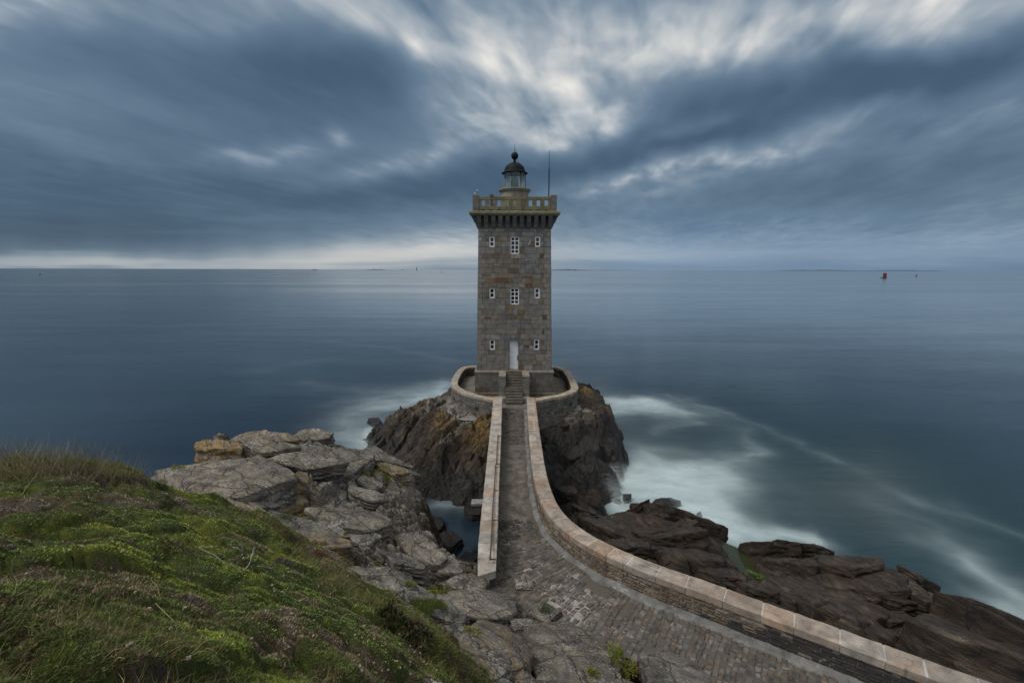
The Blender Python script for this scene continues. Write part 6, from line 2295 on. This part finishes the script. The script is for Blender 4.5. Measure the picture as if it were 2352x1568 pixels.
# ================================================================== PLANTS
def leaf_cloud(name, c, rad, hgt, n_, leaf, cols, label, cat, seed, up=.6, mat=M_leaf, ground=None, stems=6, group=None):
    """A low plant: many small leaves on short stems over a dome."""
    g = np.random.default_rng(seed)
    root = empty(name, tuple(c), label, cat, group)
    th, ph_ = g.uniform(0, 2 * np.pi, n_), np.arccos(g.uniform(.05, 1, n_))
    rr_ = g.uniform(.55, 1.05, n_) * (1 + .25 * np.sin(th * 3 + seed) + .15 * np.sin(th * 5 + 2 * seed))
    P = np.stack([np.cos(th) * np.sin(ph_) * rr_ * rad, np.sin(th) * np.sin(ph_) * rr_ * rad, np.cos(ph_) * rr_ * hgt], 1)
    gl = fbm(P[:, 0] * 14 + seed, P[:, 1] * 14, 2, seed)
    P = P[gl > -.45]
    n_ = len(P)
    if ground is not None:
        dzg = ground(c[0] + P[:, 0], c[1] + P[:, 1]) - c[2]
        P[:, 2] += np.clip(dzg, -.30, .08)
    d = P / (np.linalg.norm(P, axis=1, keepdims=True) + 1e-9)
    d = d * .6 + g.normal(0, .45, (n_, 3)) + [0, 0, up]
    d /= np.linalg.norm(d, axis=1, keepdims=True)
    s = np.cross(d, g.normal(0, 1, (n_, 3)))
    s /= np.linalg.norm(s, axis=1, keepdims=True)
    le = leaf[0] * g.uniform(.6, 1.3, (n_, 1))
    wd = leaf[1] * g.uniform(.7, 1.2, (n_, 1))
    V = np.stack([P, P + d * le * .5 + s * wd, P + d * le, P + d * le * .5 - s * wd], 1).reshape(-1, 3)
    F_ = np.arange(n_ * 4).reshape(-1, 4)
    k = g.integers(0, len(cols), n_)
    C = np.array(cols)[k] * g.uniform(.7, 1.3, (n_, 1))
    o = np_mesh('foliage', V + np.array(c), F_, mat, root, False, cols={'col': np.repeat(C, 4, 0)})
    if hgt < rad * .35:
        return root
    mb = MB()
    for i in range(stems):
        q = P[g.integers(0, n_)]
        mb.tube([np.array(c) + [q[0] * .1, q[1] * .1, -.03], np.array(c) + q * .6, np.array(c) + q], [.006, .004, .002], (.10, .07, .04), 5)
    mb.build('stem', M_twig, root)
    return root


rk = rock_top
SAM = [(.16, .20, .025), (.20, .21, .03), (.11, .16, .025), (.26, .21, .03), (.075, .12, .02)]
GRN = [(.06, .11, .02), (.045, .085, .02), (.08, .13, .025)]
DRK = [(.02, .04, .012), (.03, .055, .015), (.05, .045, .02), (.06, .03, .02)]
HEA = [(.055, .04, .03), (.075, .055, .045), (.045, .05, .02), (.09, .06, .05), (.03, .04, .015)]
for (a_, b_, rad, hgt, n_, cols, label, name, cat, sd) in [
    (1428, 1522, .33, .34, 2300, SAM, 'largest yellow green samphire clump, beside the smooth brown slab', 'samphire', 'plant', 1),
    (1362, 1548, .15, .12, 420, SAM, 'small samphire tuft just west of the largest clump', 'samphire', 'plant', 2),
    (880, 1090, .48, .28, 1500, SAM, 'yellow green samphire on the rocks near the dark inlet', 'samphire', 'plant', 3),
    (836, 1074, .30, .15, 500, SAM, 'samphire trailing below the broad overhanging slab', 'samphire', 'plant', 4),
    (704, 1186, .46, .20, 1100, SAM, 'yellow samphire strip below the layered rock face', 'samphire', 'plant', 5),
    (660, 1192, .22, .12, 350, GRN, 'green tuft in the crack where the turf meets the layered rock', 'samphire', 'plant', 6),
    (990, 1360, .46, .26, 1700, SAM, 'bright samphire bush above the round green grass tuft', 'samphire', 'plant', 7),
    (868, 1302, .22, .12, 380, SAM, 'small samphire in a crack of the long narrow slab', 'samphire', 'plant', 8),
    (1252, 1404, .16, .10, 420, GRN, 'leafy green weed against the square dark block by the cobbles', 'weed', 'plant', 9),
    (1104, 1560, .16, .10, 350, GRN, 'green tuft at the foot of the large lichened slab', 'weed', 'plant', 10),
    (1082, 1452, .25, .06, 300, SAM, 'thin line of yellow plants in a crack above the heather', 'samphire', 'plant', 11),
    (478, 1140, .26, .10, 380, SAM, 'small yellow plants along the near edge of the largest slab', 'samphire', 'plant', 12),
    (408, 1074, .22, .05, 260, SAM, 'low green plants in the crack across the largest slab', 'samphire', 'plant', 13),
    (802, 1232, .18, .10, 260, GRN, 'green weed in a hollow of the wide lichened slab', 'weed', 'plant', 14),
    (944, 1346, .14, .10, 260, SAM, 'little samphire at the lower end of the long narrow slab', 'samphire', 'plant', 15),
    (1728, 1322, .45, .10, 500, [(.10, .17, .02), (.07, .12, .02)], 'bright green weed on the rim of the rock pool', 'seaweed', 'plant', 16),
]:
    c_ = cast(a_, b_, rk)
    lf = (.045, .011) if name != 'seaweed' else (.07, .03)
    leaf_cloud(name, c_, rad, hgt, n_, lf, cols, label, cat, sd, ground=rk)
for (a_, b_, rad, hgt, n_, cols, label, name, sd, lf) in [
    (905, 1425, .32, .22, 900, DRK, 'dark leafy bramble at the edge of the turf', 'bramble', 21, (.06, .022)),
    (960, 1470, .28, .18, 800, DRK + HEA, 'dark bramble with reddish leaves below the first bramble', 'bramble', 22, (.055, .02)),
    (1030, 1470, .28, .20, 2600, HEA, 'brown heather bush above the large lichened slab', 'heather', 23, (.035, .004)),
    (1040, 1545, .34, .24, 3200, HEA, 'reddish brown heather bush at the bottom edge beside the rocks', 'heather', 24, (.035, .004)),
    (650, 1225, .42, .16, 2200, HEA, 'grey brown dry bush on the turf above the layered rock', 'heather', 25, (.04, .004)),
    (655, 1295, .20, .10, 1500, [(.115, .10, .092), (.09, .078, .072)], 'dead grey cushion beside the bleached twigs', 'dead_cushion', 26, (.03, .004)),
    (300, 1110, .30, .14, 900, HEA, 'dark dry plant with brown heads where the turf meets the largest slab', 'heather', 27, (.04, .005)),
    (400, 1265, .40, .12, 1800, HEA, 'grey brown dry scrub between green cushions', 'heather', 28, (.035, .004)),
]:
    c_ = cast(a_, b_, terr_grass)
    leaf_cloud(name, c_, rad, hgt, n_, lf, cols, label, 'plant', sd, ground=terr_grass, mat=M_leaf)

# round grass tuft growing on the rocks
pc = cast(965, 1398, rk)


def tuft_xy(g, n_):
    a_ = g.uniform(0, 2 * np.pi, n_)
    r_ = np.sqrt(g.random(n_)) * (.40 + .10 * np.sin(a_ * 3) + .06 * np.sin(a_ * 7 + 1))
    return pc[0] + r_ * np.cos(a_) * 1.25, pc[1] + r_ * np.sin(a_)


def tuft_z(x, y):
    return np.full(np.shape(x), pc[2]) + .12 * np.sqrt(np.clip(1 - ((x - pc[0]) / .58) ** 2 - ((y - pc[1]) / .5) ** 2, 0, 1)) - .05 + (y - pc[1]) * -.35


blades('grass_tuft', 5200, None, None, (.05, .17), .0022, 1.1, lambda x, y, g: np.where(g.random((len(x), 1)) < .2, np.array([.16, .14, .06]), np.array([.075, .11, .022])) * g.uniform(.5, 1.5, (len(x), 1)), 651, curl=.5, base_fn=tuft_z, xyr=tuft_xy, label='round green grass tuft on the rocks')

# bleached twigs and straw stalks on the turf
TW = [([(555, 1321), (574, 1302), (585, 1276)], .007, 'bleached forked twig standing out of the moss', (.42, .40, .38)), ([(559, 1280), (560, 1292), (561, 1304)], .006, 'short upright bleached twig beside the forked one', (.42, .40, .38)),
      ([(577, 1302), (606, 1304), (637, 1311)], .006, 'bleached twig lying flat across the moss', (.40, .38, .36)), ([(457, 1257), (502, 1259), (555, 1270)], .006, 'long pale twig above the grey scrub', (.36, .34, .32)),
      ([(525, 1257), (545, 1262), (562, 1273)], .005, 'short pale twig crossing the end of the long one', (.36, .34, .32)), ([(660, 1314), (675, 1317), (692, 1324)], .005, 'pale twig next to the dead grey cushion', (.40, .38, .36)),
      ([(461, 1261), (495, 1280), (527, 1303)], .005, 'thin grey twig slanting down the hummock', (.28, .26, .24)), ([(311, 1349), (360, 1395), (424, 1452)], .005, 'long straw stalk leaning across the green hummocks', (.26, .22, .10)),
      ([(349, 1336), (362, 1352), (371, 1386)], .006, 'bent brown stalk on the bright hummock', (.20, .14, .08)), ([(30, 1180), (60, 1130), (90, 1105)], .005, 'pale straw leaning against the skyline hummock', (.26, .22, .12))]
for k, (pl, rd, lab, colr_) in enumerate(TW):
    P = [cast(a_, b_, terr_grass) for a_, b_ in pl]
    hs = (.012, .035, .015) if k not in (0, 1, 9) else (.01, .06, .15)
    P = [p_ + np.array([0, 0, h_]) for p_, h_ in zip(P, hs)]
    mb = MB()
    mb.tube(P, [rd, rd * .8, rd * .5], colr_, 6)
    if k < 3:
        q = P[1] + (P[2] - P[1]) * .4
        mb.tube([q, q + (P[2] - P[1]) * .3 + np.array([.03, .0, .02])], [rd * .6, rd * .3], colr_, 5)
    tag(mb.build('twig' if k < 7 else 'grass_stalk', M_twig, None, True), lab, 'twig' if k < 7 else 'stalk')

# withered thrift heads: one built, the rest copied
mb = MB()
mb.tube([(0, 0, -.03), (.006, 0, .05), (0, .006, .11)], [.0022, .0018, .0016], (.10, .08, .05), 5)
fl = empty('thrift_flower', (0, 0, 0), 'withered whitish thrift head on a thin stalk in the turf', 'flower', 'withered thrift flowers in the turf')
st_ = mb.build('stalk', M_twig, fl)
g = np.random.default_rng(77)
mb = MB()
for k in range(26):
    d = g.normal(0, 1, 3)
    d[2] = abs(d[2]) * .8 - .25
    d /= np.linalg.norm(d)
    s = np.cross(d, g.normal(0, 1, 3))
    s /= np.linalg.norm(s)
    p0 = np.array([0, .006, .112])
    f_ = g.uniform(.75, 1.1)
    mb.add([p0, p0 + d * .010 + s * .006, p0 + d * .018, p0 + d * .010 - s * .006], [(0, 1, 2, 3)], (.56 * f_, .46 * f_, .42 * f_))
hd_ = mb.build('flower_head', M_leaf, fl)
spots = []
for (x0, x1, y0, y1, n_) in [(820, 1060, 1440, 1562, 44), (640, 860, 1380, 1560, 14), (280, 640, 1260, 1560, 16), (10, 90, 1060, 1078, 8), (265, 335, 1086, 1106, 14), (60, 320, 1120, 1300, 10), (640, 800, 1230, 1400, 12)]:
    for _ in range(n_):
        spots.append((g.uniform(x0, x1), g.uniform(y0, y1)))
first = True
for a_, b_ in spots:
    p_ = cast(a_, b_, terr_grass)
    if p_[2] < rock_rbf(p_[:1], p_[1:2])[0] - .1:
        continue
    if first:
        r_, first = fl, False
    else:
        r_ = fl.copy()
        COL.objects.link(r_)
        for ch in (st_, hd_):
            c2 = ch.copy()
            COL.objects.link(c2)
            c2.parent = r_
    r_.location = p_
    r_.rotation_euler = (g.normal(0, .25), g.normal(0, .25), g.uniform(0, 6.28))
    k_ = g.uniform(.6, 1.0)
    r_.scale = (k_, k_, k_)
